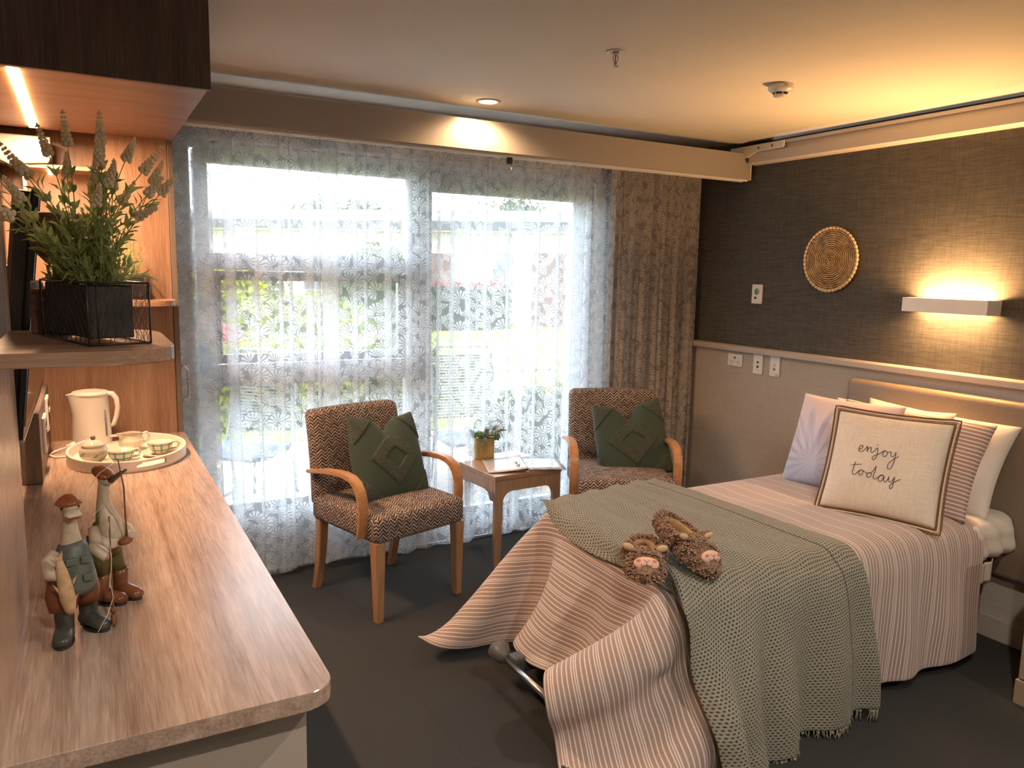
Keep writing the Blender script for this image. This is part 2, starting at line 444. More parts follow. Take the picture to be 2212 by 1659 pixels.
# ------------------------------------------------------------------ ceiling hoist: wall track, traverse rail, trolley hook
t = thing('wall_track', 'cream hoist track running along the top of the grey wall', 'track', (XR, 0, 0))
m = MB(); m.prism([(0, 2.305), (-.055, 2.305), (-.055, 2.288), (-.040, 2.286), (-.040, 2.262), (-.062, 2.258), (-.062, 2.205), (-.052, 2.196), (0, 2.196)], YB+.1, 3.36, 'Y'); m.build('track_profile', RAILM, t)
m = MB()
m.prism([(3.10, 2.300), (3.50, 2.300), (3.50, 2.235), (3.36, 2.235), (3.30, 2.262), (3.11, 2.262), (3.10, 2.27)], -.072, -.064, 'X', .002)
m.build('end_bracket', WHITE, t)
for yy in (3.18, 3.28): 
    m = MB(); m.tube([(-.077, yy, 2.28), (-.070, yy, 2.28)], .006, 10); m.build('bolt', DGREY, t)
t = thing('traverse_rail', 'long pinkish cream ceiling hoist rail in front of the curtains', 'rail', (0, 3.38, 0))
m = MB(); m.prism([(-.004, 2.122), (.0, 2.116), (.085, 2.116), (.085, 2.262), (.03, 2.268), (.012, 2.262), (.004, 2.19)], .36, 3.428, 'X')
m.build('rail_profile', plain('pinkish cream rail', (0.37, 0.34, 0.325), 0.32), t)
bx('lower_slot', (.36, .012, 2.107), (3.42, .022, 2.1165), WHITE, t); bx('lower_slot', (.36, .05, 2.107), (3.42, .06, 2.1165), WHITE, t)
bx('end_cap', (3.428, -.002, 2.114), (3.434, .087, 2.27), WHITE, t, .002)
t = thing('hoist_hook', 'small black hoist trolley hook hanging under the traverse rail', 'hook', (1.85, 3.415, 0))
bx('trolley', (-.012, -.012, 2.075), (.012, .012, 2.108), BLACK, t, .004)
m = MB(); m.tube([(-.013, 0, 2.08), (-.013, 0, 2.052), (-.009, 0, 2.047), (.009, 0, 2.047), (.013, 0, 2.052), (.013, 0, 2.08)], .0025, 8); m.build('buckle_loop', STEEL, t)

# ------------------------------------------------------------------ ceiling fittings
def downlight(x, y, label, e, spot=True):
    t = thing('downlight', label, 'ceiling light', (x, y, ZC), group=None)
    m = MB(); m.lathe([(.056, 0), (.056, -.004), (.050, -.007), (.042, -.006), (.040, .01)], n=40); m.build('trim_ring', RAILM, t)
    m = MB(); m.lathe([(0, -.0045), (.041, -.0045)], n=32); m.build('diffuser', glow('downlight glow', (1, .66, .36), 14), t)
    l = lamp('downlight_beam', 'SPOT', (x, y, ZC-.012), (x, y, 0), e, WARM if e < 10 else (1.0, .87, .72), spot_size=2.7, spot_blend=0.6, shadow_soft_size=0.035)
    return t
downlight(1.655, 3.272, 'round glowing downlight beside the traverse rail', 9)
downlight(1.55, 0.55, 'downlight behind the camera over the open floor', 30)
downlight(2.75, -0.6, 'downlight behind the camera near the bedside', 24)
downlight(0.25, -0.25, 'downlight behind the camera beside the desk end', 34)
t = thing('sprinkler', 'white and chrome fire sprinkler on the ceiling', 'sprinkler', (1.668, 2.315, ZC))
m = MB(); m.lathe([(.012, 0), (.030, 0), (.031, -.004), (.024, -.006), (.018, -.002), (.012, -.002)], n=32); m.build('rosette', WHITE, t)
m = MB(); m.tube([(0, 0, 0), (0, 0, -.014)], .010, 12)
for sx in (-1, 1): m.tube([(sx*.008, 0, -.012), (sx*.011, 0, -.026), (sx*.004, 0, -.042), (0, 0, -.046)], .0022, 6)
m.build('yoke', STEEL, t)
m = MB(); m.tube([(0, 0, -.014), (0, 0, -.042)], .0022, 8); m.build('bulb', plain('red glass', (.35, .12, .12), .1), t)
m = MB(); m.lathe([(0, -.046), (.004, -.046), (.012, -.050), (.012, -.051), (0, -.048)], n=16); m.build('deflector', STEEL, t)
t = thing('smoke_detector', 'white round smoke detector on the ceiling above the bed', 'smoke detector', (2.50, 2.33, ZC))
m = MB(); m.lathe([(0, 0), (.049, 0), (.050, -.018), (.047, -.022), (.034, -.032), (.030, -.033)], n=40); m.build('base', WHITE, t)
m = MB(); m.lathe([(.024, -.030), (.024, -.041)], n=24); m.build('sensor_chamber', BLACK, t)
m = MB(); m.lathe([(.022, -.040), (.027, -.040), (.026, -.046), (0, -.050)], n=32)
for k in range(6):
    a = k*PI/3; m.tube([(.030*cos(a), .030*sin(a), -.031), (.025*cos(a), .025*sin(a), -.042)], .0025, 6)
m.build('cap', WHITE, t)
m = MB()
for k in range(4): m.box((-.036+.006*k, -.0505, -.013), (-.033+.006*k, -.0495, -.010))
m.build('moulded_mark', DGREY, t)

# ------------------------------------------------------------------ right wall: wallet plates, sconce, woven disc
def plate(name, label, y, z, w, h, detail, x=XR, face=-1, mat=WHITE):
    """plate on a wall with normal (face,0,0); local x = out of wall"""
    t = thing(name, label, 'wall plate', (x, y, z))
    bx('cover', (min(0, face*.010), -w/2, -h/2), (max(0, face*.010), w/2, h/2), mat, t, .003); detail(t, face); return t
def d_call(t, f):
    m = MB(); m.tube([(f*.010, 0, .015), (f*.0125, 0, .015)], .019, 24); m.build('call_button', plain('green button', (.25, .42, .28), .4), t)
    m = MB(); m.box((f*.0127, -.001, .008), (f*.0135, .005, .012)); m.tube([(f*.013, .002, .018), (f*.0135, .002, .018)], .0028, 8); m.box((f*.0127, -.009, .014), (f*.0135, -.003, .0155)); m.build('nurse_symbol', BLACK, t)
    m = MB(); m.tube([(f*.010, .008, -.022), (f*.012, .008, -.022)], .008, 16); m.build('indicator', DGREY, t)
plate('call_button_plate', 'white nurse call plate with green button on grey wall', 3.282, 1.458, .078, .112, d_call)
def d_gpo(t, f):
    for sy in (-1, 1):
        bx('rocker', (min(f*.010, f*.013), sy*.032-.006, .008), (max(f*.010, f*.013), sy*.032+.006, .020), WHITE, t, .002)
        m = MB()
        for dy, dz, a in ((-.007, 0, .5), (.007, 0, -.5), (0, -.014, 0)):
            m.box((min(f*.0098, f*.0105), -.0012, -.005), (max(f*.0098, f*.0105), .0012, .005), mat=Matrix.Translation((0, sy*.026+dy, -.008+dz)) @ Matrix.Rotation(a, 4, 'X'))
        m.build('socket_slots', BLACK, t)
    bx('indicator', (min(f*.010, f*.0112), -.006, .008), (max(f*.010, f*.0112), .006, .022), DGREY, t)
plate('power_outlet', 'white double power outlet on beige panel, nearest the curtain', 3.405, 1.057, .118, .075, d_gpo, XR-.018)
def d_data(t, f):
    for dz in (.012, -.014):
        m = MB(); m.box((min(f*.0098, f*.0106), -.007, dz-.006), (max(f*.0098, f*.0106), .007, dz+.006)); m.build('data_port', BLACK, t)
    m = MB(); m.tube([(f*.0098, 0, -.034), (f*.0106, 0, -.034)], .0015, 8); m.build('screw', DGREY, t); m = MB(); m.tube([(f*.0098, 0, .036), (f*.0106, 0, .036)], .0015, 8); m.build('screw', DGREY, t)
plate('data_outlet', 'tall white data outlet with two ports on beige panel', 3.222, 1.052, .072, .116, d_data, XR-.018)
def d_sw(t, f):
    for dz, c in ((.010, WHITE), (-.014, STEEL), (-.044, WHITE)):
        m = MB(); m.tube([(f*.010, 0 if dz > -.04 else -.018, dz), (f*.0125, 0 if dz > -.04 else -.018, dz)], .008 if dz > -.04 else .010, 20); m.build('dial', c, t)
plate('dimmer_switch', 'white switch plate with round dials, nearest the headboard', 3.095, 1.053, .072, .116, d_sw, XR-.018)

t = thing('wall_light', 'white rectangular wall light glowing up and down on grey wall', 'wall light', (XR, 2.095, 1.445))
m = MB(); hw, hh, dp = .197, .032, .105
m.box((-dp, -hw, -hh), (-dp+.006, hw, hh), .001); m.box((-dp+.006, -hw, -hh), (0, -hw+.006, hh), .001); m.box((-dp+.006, hw-.006, -hh), (0, hw, hh), .001); m.box((-.006, -hw+.006, -hh), (0, hw-.006, hh))
m.build('housing', plain('white metal', (.88, .84, .82), .35), t)
m = MB(); m.box((-.065, -.17, -.020), (-.035, .17, -.004), .004); m.build('light_tube', glow('sconce glow', (1, .62, .27), 8), t)
for s_ in (-1, 1):
    l_ = lamp('wall_light_glow', 'AREA', (XR-.050, 2.095, 1.445+s_*.012), (XR-.050, 2.095, 1.445+s_*1.0), 6.5 if s_ > 0 else 9.5, (1.0, .52, .19), shape='RECTANGLE', size=.045, size_y=.32)
    l_.rotation_euler = (PI if s_ > 0 else 0, 0, 0)

t = thing('woven_wall_disc', 'round woven rattan disc edged with shells hanging on grey wall', 'wall decoration', (XR-.004, 2.785, 1.655))
RAT = NT('rattan'); v = RAT.coord('Object'); f = RAT.noise(v, 45, 2, .5)
RAT.P(RAT.ramp(f, [(.30, (.30, .18, .075)), (.5, (.46, .31, .15)), (.72, (.66, .48, .27))]), .5); RAT = RAT.m
m = MB(); N = 900; turns = 14; R0 = .155
pts = []
for k in range(N+1):
    q = k/N; a = 2*PI*turns*q; rr = .004+R0*q; pts.append((-.010-.0012*sin(9*a/2.3), rr*cos(a), rr*sin(a)))
m.tube(pts, .0046, 8); m.build('rattan_coil', RAT, t)
m = MB(); m.tube([(-.001, 0, 0), (-.006, 0, 0)], R0-.002, 48); m.build('backing', plain('dark rattan backing', (.10, .055, .025), .7), t)
SHELL = noisy('shell', (.50, .33, .18), (.78, .62, .44), 60, .35)
m = MB(); m.ball((0, 0, 0), .0105, (.7, .8, 1.15), 12, 8); sh = m.build('shell', SHELL, t)
nsh = 46
for k in range(nsh):
    a = 2*PI*k/nsh; c = sh if k == 0 else sh.copy()
    if k: COL.objects.link(c); c.parent = t
    c.location = (-.012, (R0+.009)*cos(a), (R0+.009)*sin(a)); c.rotation_euler = (a, 0, 0)
# ------------------------------------------------------------------ left joinery
t = thing('desk', 'long wood laminate desk along the left wall with rounded front corner', 'desk', (0, 0, 0))
DX, DY0, DZ = .355, 1.255, .82
out = [(XL, DY0-.0), (DX-.05, DY0)] + arc(DX-.05, DY0+.05, .05, -PI/2, 0, 8)[1:] + [(DX, 3.64), (XL, 3.64)]
m = MB(); m.prism(out, DZ-.033, DZ, 'Z', .0015, 1); m.build('worktop', WOOD_D, t)
bx('end_panel', (XL, 1.33, 0), (.318, 1.35, DZ-.033), CREAM, t, .002)
bx('front_panel', (.298, 1.35, 0), (.318, 3.64, DZ-.033), CREAM, t, .002)
t = thing('wardrobe', 'tall wood wardrobe at the window end of the desk', 'wardrobe', (0, 3.64, 0))
m = MB(); m.box((XL, 0, 0), (-.28, .26, 2.32)); m.box((.10, 0, 0), (.328, .26, 2.10)); m.box((-.28, 0, 0), (.10, .26, 1.43)); m.box((-.28, .25, 1.43), (.10, .26, 2.10)); m.box((XL, 0, 2.10), (.328, .26, 2.32))
m.build('carcass', WOOD_Z, t)
bx('door', (.330, -.004, .02), (.352, .26, 2.31), WOOD_EDGE, t, .002)
m = MB(); m.tube([(.352, .012, 1.115), (.366, .012, 1.112), (.378, .012, 1.098), (.380, .012, 1.085), (.380, .012, .985), (.378, .012, .972), (.366, .012, .960), (.352, .012, .957)], .0045, 10); m.build('handle', STEEL, t)
t = thing('wall_cupboard', 'dark wood upper cupboard above the desk with a strip light beneath', 'cupboard', (0, 0, 0))
bx('carcass', (XL, 2.52, 2.07), (.350, 3.64, 2.32), wood('underside wood', (.17, .085, .05), (.26, .14, .09), (.34, .20, .14), 'X', .42), t, .0015)
bx('door', (XL, 2.497, 2.062), (.353, 2.517, 2.32), wood('dark wood', (.055, .036, .028), (.105, .074, .060), (.155, .115, .095), 'Z', .5, .6), t, .002)
bx('strip_light', (-.158, 2.58, 2.062), (-.130, 3.58, 2.0695), glow('strip glow', (1, .56, .24), 16), t, .002)
lamp('strip_light_glow', 'AREA', (-.144, 3.08, 2.058), (-.144, 3.08, 0), 14.0, (1, .60, .34), shape='RECTANGLE', size=.03, size_y=1.0)
t = thing('alcove_cupboard', 'small lit wood recess with strip light beside the air conditioner', 'shelf', (-.085, 3.66, 0))
bx('top_panel', (-.11, .02, 1.925), (.18, .22, 1.94), WOOD_X, t); bx('back_panel', (-.11, .20, 1.44), (.18, .215, 1.925), WOOD_Z, t); bx('side_panel', (-.11, .02, 1.44), (-.098, .20, 1.925), CREAM, t)
bx('strip_light', (-.026, .04, 1.917), (-.010, .19, 1.9245), glow('small strip glow', (1, .6, .3), 6), t)
t = thing('air_conditioner', 'white wall air conditioner tucked under the upper cupboard', 'air conditioner', (-.19, 3.815, 1.985))
AC = plain('air conditioner plastic', (.26, .24, .23), .45)
m = MB(); m.prism([(-.09, -.035), (-.05, -.055), (.085, -.042), (.098, -.02), (.098, .06), (-.09, .06)], -.15, .065, 'Y', .006)
m.build('body', AC, t)
m = MB(); m.box((-.045, -.14, -.0575), (-.030, .05, -.052)); m.build('air_slot', BLACK, t)
m = MB()
for k in range(6): m.box((-.086+.006*k, -.14, -.050-.0007*k), (-.084+.006*k, .05, -.042))
m.build('louvres', DGREY, t)
# side panel nearest the camera, shelf and bottom column
bx_ = bx('side_partition', (XL, .60, DZ+.001), (-.143, 1.955, 1.76), wood('pale panel wood', (.30, .19, .13), (.42, .29, .21), (.53, .39, .30), 'Z', .22, 1.0, .7), bevel=.003)
tag(bx_, 'tall pale wood panel standing on the desk at the far left', 'panel')
out = [(-.143, 1.405), (.035, 1.405)] + [(.035+.10*sin(a), 1.405+.10*(1-cos(a))) for a in [PI/2*k/8 for k in range(1, 9)]] + [(.135+.0*k, 1.505+.25*k) for k in (1,)] + [(.135-.05*(1-cos(a)), 1.755+.12*sin(a)) for a in [PI/2*k/6 for k in range(1, 7)]] + [(-.143, 1.89)]
m = MB(); m.prism(out, 1.386, 1.410, 'Z', .0015, 1)
tag(m.build('shelf', WOOD_X), 'round-ended wood shelf nearest the camera, holding the lavender basket', 'shelf')
out = [(XL, 3.40), (.25, 3.40)] + [(.25+.075*sin(a), 3.40+.075*(1-cos(a))) for a in [PI/2*k/8 for k in range(1, 9)]] + [(.325, 3.639), (XL, 3.639)]
m = MB(); m.prism(out, 1.386, 1.410, 'Z', .0015, 1)
tag(m.build('shelf', WOOD_X), 'round-ended wood shelf on the wardrobe side with small wire basket', 'shelf')
t = thing('pedestal', 'boxed grey wood column on the desk under the television', 'column', (0, 0, 0))
bx('body', (XL, 2.93, DZ+.001), (-.155, 3.638, 1.06), wood('grey wood', (.10, .075, .06), (.17, .13, .105), (.23, .18, .15), 'Z', .45), t, .003)
def d_gp2(t, f):
    m = MB(); m.box((.0098, -.045, -.045), (.0108, .045, .045)); m.build('dark_insert', BLACK, t)
    for sy in (-1, 1): bx('rocker', (.0105, sy*.02-.008, .005), (.0135, sy*.02+.008, .02), WHITE, t, .002)
plate('desk_outlet', 'white and black power outlet on grey column, nearer the camera', 3.13, .955, .118, .125, d_gp2, -.155, 1)
plate('desk_outlet', 'white and black power outlet on grey column, nearer the kettle', 3.38, .985, .118, .125, d_gp2, -.155, 1)
# television, tilted forward
t = thing('television', 'large black flat television tilted forward on the left wall', 'television', (-.142, 1.985, 1.175), (0, .115, 0))
bx('housing', (-.045, 0, -.01), (-.004, 1.00, .53), BLACK, t, .008)
bx('bezel', (-.010, -.004, -.016), (.006, 1.004, .536), plain('glossy black bezel', (.01, .01, .011), .12), t, .004)
bx('screen', (.005, .018, .012), (.0075, .982, .516), plain('black screen', (.008, .008, .009), .06, spec=1.0), t)
bx('lower_trim', (.0, .0, -.021), (.008, 1.00, -.0155), STEEL, t, .001)
bx('wall_bracket', (-.155, .35, .20), (-.045, .65, .36), DGREY, t)

# ------------------------------------------------------------------ things on the desk
WH_W = plain('warm white ceramic', (.70, .63, .55), .22)
KET = plain('kettle plastic', (.74, .70, .65), .3)
t = thing('kettle', 'white plastic electric kettle at the back of the desk', 'kettle', (-.005, 3.50, DZ), -.15)
m = MB(); m.lathe([(0, 0), (.070, 0), (.073, .004), (.073, .012), (.070, .016)], n=40); m.build('power_base', KET, t)
def ket(u, v):
    a = 2*PI*u; z = .016+v*.196; r = .072-.007*v
    sp = .020*max(0, v-.55)/.45*max(0, cos(a-PI*1.12))**10
    return ((r+sp)*cos(a), (r+sp)*sin(a), z)
m = MB(); m.grid(ket, 48, 14, closeu=True); m.build('body', KET, t)
m = MB(); m.lathe([(.0675, .210), (.068, .214), (.064, .222), (.045, .226), (.042, .223), (.0, .223)], n=48); m.tube([(-.058, -.018, .214), (-.082, -.026, .213)], [.022, .006], 12, sq=(.25, 1)); m.build('lid', KET, t)
m = MB(); m.tube([(.060, 0, .212), (.080, 0, .210), (.094, 0, .190), (.098, 0, .155), (.092, 0, .120), (.080, 0, .085), (.068, 0, .075)], [.014, .014, .013, .012, .011, .010, .008], 12, sq=(.8, 1.1)); m.build('handle', KET, t)
m = MB(); m.tube([(.058, -.040, .045), (.055, -.038, .150)], .0045, 10); m.build('water_gauge', plain('grey gauge', (.16, .16, .20), .2), t)
t2 = thing('power_plug', 'white plug and looped cord beside the kettle base', 'plug', (-.085, 3.42, DZ))
m = MB(); m.tube([(0.0, 0, .016), (.020, 0, .018)], [.016, .020], 14); m.box((-.012, -.010, .008), (.002, .010, .026), .003); m.build('plug_body', WHITE, t2)
m = MB()
for sy in (-.006, .006): m.box((.018, sy-.001, .014), (.034, sy+.001, .022))
m.build('pins', STEEL, t2)
m = MB(); m.tube([(-.012, 0, .015), (-.035, -.005, .010), (-.060, -.03, .005), (-.066, -.07, .004), (-.045, -.11, .004), (0, -.115, .004), (.04, -.09, .004), (.06, -.03, .004)], .0035, 8); m.build('cord', WHITE, t2)

# oval tray
TX, TY = .112, 3.225
t = thing('serving_tray', 'oval white serving tray holding the tea set', 'tray', (TX, TY, DZ), -.10)
TR = plain('white painted tray', (.72, .68, .62), .35)
ra, rb, hh = .205, .262, .042
def wall_fn(r_off):
    return lambda u, v: ((ra+r_off)*cos(2*PI*u)*(1+0*v), (rb+r_off)*sin(2*PI*u), .002+v*hh)
m = MB()
ang = lambda u: 2*PI*u
def is_hole(u, v):
    a = (u*360) % 360
    return (282 < a < 312 or 102 < a < 132) and .35 < v < .78
NU, NVv = 120, 9
vo = [.0, .2, .35, .5, .65, .78, .88, 1.0, 1.0]
for ro, fl in ((0, False), (-.009, True)):
    V = [[m.bm.verts.new(((ra+ro)*cos(2*PI*i/NU), (rb+ro)*sin(2*PI*i/NU), .001+vo[j]*hh)) for j in range(8)] for i in range(NU)]
    for i in range(NU):
        for j in range(7):
            if is_hole((i+.5)/NU, (vo[j]+vo[j+1])/2): continue
            q = [V[i][j], V[(i+1) % NU][j], V[(i+1) % NU][j+1], V[i][j+1]]
            m.bm.faces.new(q).smooth = True
    if ro == 0: VO = V
    else: VI = V
for i in range(NU):
    i2 = (i+1) % NU
    m.bm.faces.new([VO[i][7], VO[i2][7], VI[i2][7], VI[i][7]]); m.bm.faces.new([VO[i][0], VO[i2][0], VI[i2][0], VI[i][0]])
bmesh.ops.remove_doubles(m.bm, verts=m.bm.verts, dist=1e-6)
eds = [e for e in m.bm.edges if e.is_boundary]
m.build('rim', TR, t)
m = MB(); m.prism([((ra-.008)*cos(2*PI*i/64), (rb-.008)*sin(2*PI*i/64)) for i in range(64)], .002, .008, 'Z'); m.build('base', TR, t)
TZ = DZ+.008
# plaid cups
n = NT('checked ceramic'); uv = n.coord('UV'); s_ = n.sep(uv)
sa = n.ma('ABSOLUTE', n.ma('SUBTRACT', n.ma('FRACT', n.ma('MULTIPLY', s_[0], 9)), .5)); va = n.ma('LESS_THAN', sa, .13)
zz = s_[1]
h1 = n.ma('LESS_THAN', n.ma('ABSOLUTE', n.ma('SUBTRACT', zz, .040)), .0028); h2 = n.ma('LESS_THAN', n.ma('ABSOLUTE', n.ma('SUBTRACT', zz, .020)), .0028)
inz = n.ma('MULTIPLY', n.ma('GREATER_THAN', zz, .008), n.ma('LESS_THAN', zz, .0455))
k = n.ma('MULTIPLY', n.ma('ADD', va, n.ma('ADD', h1, h2), clamp=True), inz)
both = n.ma('MULTIPLY', va, n.ma('ADD', h1, h2, clamp=True))
c = n.mix(k, (.66, .60, .48), (.13, .33, .30)); c = n.mix(both, c, (.07, .22, .20))
PLAID = n.P(c, .15)
CER = plain('cream ceramic', (.66, .60, .48), .14)
def cup(x, y, rz, label, lab2):
    s = thing('saucer', lab2, 'saucer', (x, y, TZ)); m = MB(); m.lathe([(0, .002), (.030, .001), (.034, .003), (.060, .009), (.066, .013), (.065, .015), (.056, .011), (.032, .006), (0, .006)], n=48); m.build('dish', CER, s)
    t = thing('teacup', label, 'cup', (x, y, TZ+.0065), rz)
    m = MB(); m.lathe([(0, 0), (.020, 0), (.022, .005), (.031, .012), (.041, .026), (.0455, .048)], n=54); m.build('bowl', PLAID, t)
    m = MB(); m.lathe([(.0455, .048), (.044, .0485), (.039, .026), (.028, .013), (0, .008)], n=54); m.build('lining', CER, t)
    m = MB(); m.tube([(.042, 0, .040), (.060, 0, .043), (.070, 0, .032), (.062, 0, .017), (.038, 0, .016)], .004, 10, sq=(1, 1.4)); m.build('handle', CER, t)
    return t
cup(.085, 3.085, .35, 'green checked teacup on the left saucer, nearest the tray front', 'cream saucer at the tray front under the left checked teacup')
cup(.222, 3.175, .2, 'green checked teacup on the right, nearest the tray handle slot', 'cream saucer under the right checked teacup')
t = thing('sugar_bowl', 'cream lidded sugar bowl painted with green leaves', 'bowl', (-.003, 3.155, TZ), .3)
prof = [(0, 0), (.026, 0), (.034, .008), (.045, .024), (.048, .038), (.044, .052), (.036, .062)]
m = MB(); m.lathe(prof, n=48); m.build('pot', CER, t)
m = MB(); m.lathe([(.038, .060), (.040, .064), (.036, .070), (.024, .080), (.010, .085), (0, .0855)], n=48); m.build('lid', CER, t)
m = MB(); m.ball((0, 0, .092), .009, (1, 1, .85)); m.build('knob', plain('brown glazed knob', (.22, .15, .11), .15), t)
def leafdecal(t, a, z, sz, col, prof_r):
    L = []
    for k in range(13):
        q = -1+2*k/12; wdt = (1-q*q)**.8*.42
        L.append((q*sz*.9, wdt*sz*.55)); 
    top = L; bot = [(p[0], -p[1]) for p in reversed(L[1:-1])]
    pts = []
    for (u, v) in top+bot:
        uu = u*.8-v*.6; vv = u*.6+v*.8
        zz = z+vv; rr = prof_r(zz)+.0006; aa = a+uu/rr
        pts.append((rr*cos(aa), rr*sin(aa), zz))
    m = MB(); c = m.bm.verts.new((prof_r(z)*cos(a)+.001*cos(a), prof_r(z)*sin(a)+.001*sin(a), z)); V = [m.bm.verts.new(p) for p in pts]
    for i in range(len(V)): m.bm.faces.new((c, V[i], V[(i+1) % len(V)]))
    return m.build('painted_leaf', col, t)
LG = plain('leaf glaze green', (.22, .30, .10), .2); LB = plain('leaf glaze blue', (.22, .30, .33), .2)
pr = lambda z: float(np.interp(z, [p[1] for p in prof], [p[0] for p in prof]))
leafdecal(t, -1.75, .030, .020, LG, pr); leafdecal(t, -2.75, .036, .016, LB, pr); leafdecal(t, -.8, .028, .015, LB, pr); leafdecal(t, -3.8, .03, .016, LG, pr)
t = thing('milk_jug', 'cream milk jug with brown rim behind the checked cups', 'jug', (.128, 3.315, TZ), .2)
def jug(u, v):
    a = 2*PI*u; pz = [0, .006, .022, .040, .052, .062, .066]; prr = [.0, .028, .044, .046, .040, .037, .038]
    q = v*6; i = min(int(q), 5); fq = q-i; z = pz[i]*(1-fq)+pz[i+1]*fq; r = prr[i]*(1-fq)+prr[i+1]*fq
    sp = max(0, cos(a-PI*1.05))**8*max(0, v-.6)/.4
    return ((r+.018*sp)*cos(a), (r+.018*sp)*sin(a), z+.004*sp)
m = MB(); m.grid(jug, 40, 25, closeu=True); o = m.build('body', CER, t); solid(o, .003, 1)
m = MB(); m.tube([((.038+.018*max(0, cos(a-PI*1.05))**8)*cos(a), (.038+.018*max(0, cos(a-PI*1.05))**8)*sin(a), .067+.004*max(0, cos(a-PI*1.05))**8) for a in [2*PI*k/40 for k in range(40)]], .0016, 6, closed=True); m.build('rim_band', plain('brown glaze', (.26, .17, .10), .2), t)
m = MB(); m.tube([(.038, 0, .060), (.058, 0, .066), (.068, 0, .052), (.060, 0, .032), (.044, 0, .026)], .0045, 10, sq=(1, 1.5)); m.build('handle', CER, t)

# ------------------------------------------------------------------ duck figurines
CREAMD = noisy('painted cream wood', (.42, .33, .24), (.62, .53, .42), 40, .35)
ORB = noisy('red brown paint', (.20, .055, .022), (.36, .11, .045), 30, .25)
TROU = noisy('rust trousers paint', (.13, .045, .025), (.24, .085, .045), 35, .4)
VEST = noisy('grey blue vest paint', (.07, .085, .075), (.13, .15, .135), 35, .45)
BOOT = noisy('dark boot paint', (.035, .037, .035), (.075, .075, .068), 35, .35)
BOOTB = noisy('brown boot paint', (.13, .045, .022), (.26, .10, .05), 30, .2)
OLIVE = noisy('olive overall paint', (.05, .05, .012), (.12, .11, .03), 30, .4)
TWIG = noisy('twig', (.12, .05, .025), (.25, .12, .06), 80, .6)
FISH = noisy('carved fish', (.40, .26, .14), (.60, .42, .26), 50, .5)
NYLON = plain('nylon line', (.75, .70, .62), .3)
SOLE = plain('black sole', (.02, .018, .016), .5)
def boot(t, x, y, yaw, mat, L=.052, H=.05, nm='boot'):
    R = Matrix.Translation((x, y, 0)) @ Matrix.Rotation(yaw, 4, 'Z')
    m = MB(); q = lambda a, b, c: R @ Vector((a, b, c))
    m.tube([q(0, 0, .006), q(0, 0, .020), q(0, 0, H), q(0, .001, H+.012)], [.0165, .0165, .018, .020], 16)
    m.tube([q(0, .012, .018), q(0, -.010, .018), q(0, -.028, .0155), q(0, -L*.85, .0135), q(0, -L, .012)], [(.016, .016), (.0165, .0175), (.0125, .018), (.0115, .0165), (.006, .009)], 16)
    o = m.build(nm, mat, t)
    m = MB(); pts = [(.0175*sin(a)*(1.05), -(L*.46)+(-(L*.5+.006))*-cos(a)*1.0+.0) for a in [2*PI*k/24 for k in range(24)]]
    m.prism([((R @ Vector((p[0], p[1]+.004, 0))).x, (R @ Vector((p[0], p[1]+.004, 0))).y) for p in pts], 0, .0055, 'Z', .001, 1); m.build('sole', SOLE, o)
    return o
# duck 1 (grey vest)
t = thing('duck_figurine', 'carved duck angler in grey vest and red cap holding a fish', 'figurine', (-.048, 1.685, DZ), .25)
boot(t, -.024, -.012, -.35, BOOT, .058, .055); boot(t, .026, .018, .35, BOOT, .058, .055)
m = MB(); m.tube([(-.025, -.010, .056), (-.024, -.004, .080), (-.014, .002, .110), (0, .002, .130)], [.024, .030, .034, .036], 20)
m.tube([(.025, .016, .056), (.022, .012, .080), (.013, .006, .110), (0, .002, .130)], [.021, .026, .030, .036], 20)
m.tube([(0, .020, .100), (-.012, .046, .118), (-.018, .058, .128)], [.028, .018, .006], 16)
m.build('trousers', TROU, t)
m = MB(); m.ball((-.022, .064, .130), .011, (1, 1.2, .9)); m.build('tail', CREAMD, t)
m = MB(); m.tube([(-.004, .002, .092), (-.003, .002, .108), (-.002, .002, .135), (.000, .002, .160), (.002, .003, .182), (.002, .004, .190)], [(.0405, .042), (.043, .043), (.039, .039), (.033, .035), (.026, .029), (.019, .021)], 24); vest = m.build('vest', VEST, t)
m = MB()
for px_, pz_ in ((.016, .125), (-.014, .125), (.014, .160), (-.012, .160)): m.box((px_-.009, -.0425 if pz_ < .14 else -.0375, pz_-.008), (px_+.009, -.030, pz_+.006), .002)
m.build('pocket', VEST, vest)
m = MB(); m.tube([(0, .002, .172), (-.001, .001, .190), (-.002, 0, .215), (-.002, -.001, .240), (-.002, -.002, .258)], [(.024, .026), .019, .0145, .0125, .014], 20); m.build('neck', CREAMD, t)
m = MB(); m.ball((-.002, -.003, .262), .0175, (1, 1.05, .85)); m.tube([(-.002, -.010, .256), (-.001, -.026, .250), (0, -.036, .249)], [(.008, .014), (.006, .0155), (.003, .012)], 14); m.build('head', CREAMD, t)
m = MB(); m.tube([(-.001, -.024, .2465), (0, -.037, .246)], [(.0025, .0150), (.002, .011)], 12); m.build('beak_edge', ORB, t)
m = MB(); [m.ball((sx*.0145-.002, -.013, .262), .0028) for sx in (-1, 1)]; m.build('eye', BLACK, t)
m = MB(); m.lathe([(.0, .286), (.008, .285), (.016, .280), (.0225, .272), (.024, .268), (.018, .266), (0, .266)], (-.002, -.002, 0), 24); m.build('cap', ORB, t)
m = MB(); m.tube([(-.030, .000, .172), (-.046, -.010, .158), (-.046, -.030, .142), (-.030, -.042, .140)], [.012, .014, .015, .011], 14); m.build('wing', CREAMD, t); m = MB(); m.tube([(.030, .002, .172), (.046, -.008, .160), (.056, -.024, .150)], [.011, .012, .011], 14); m.build('wing', CREAMD, t)
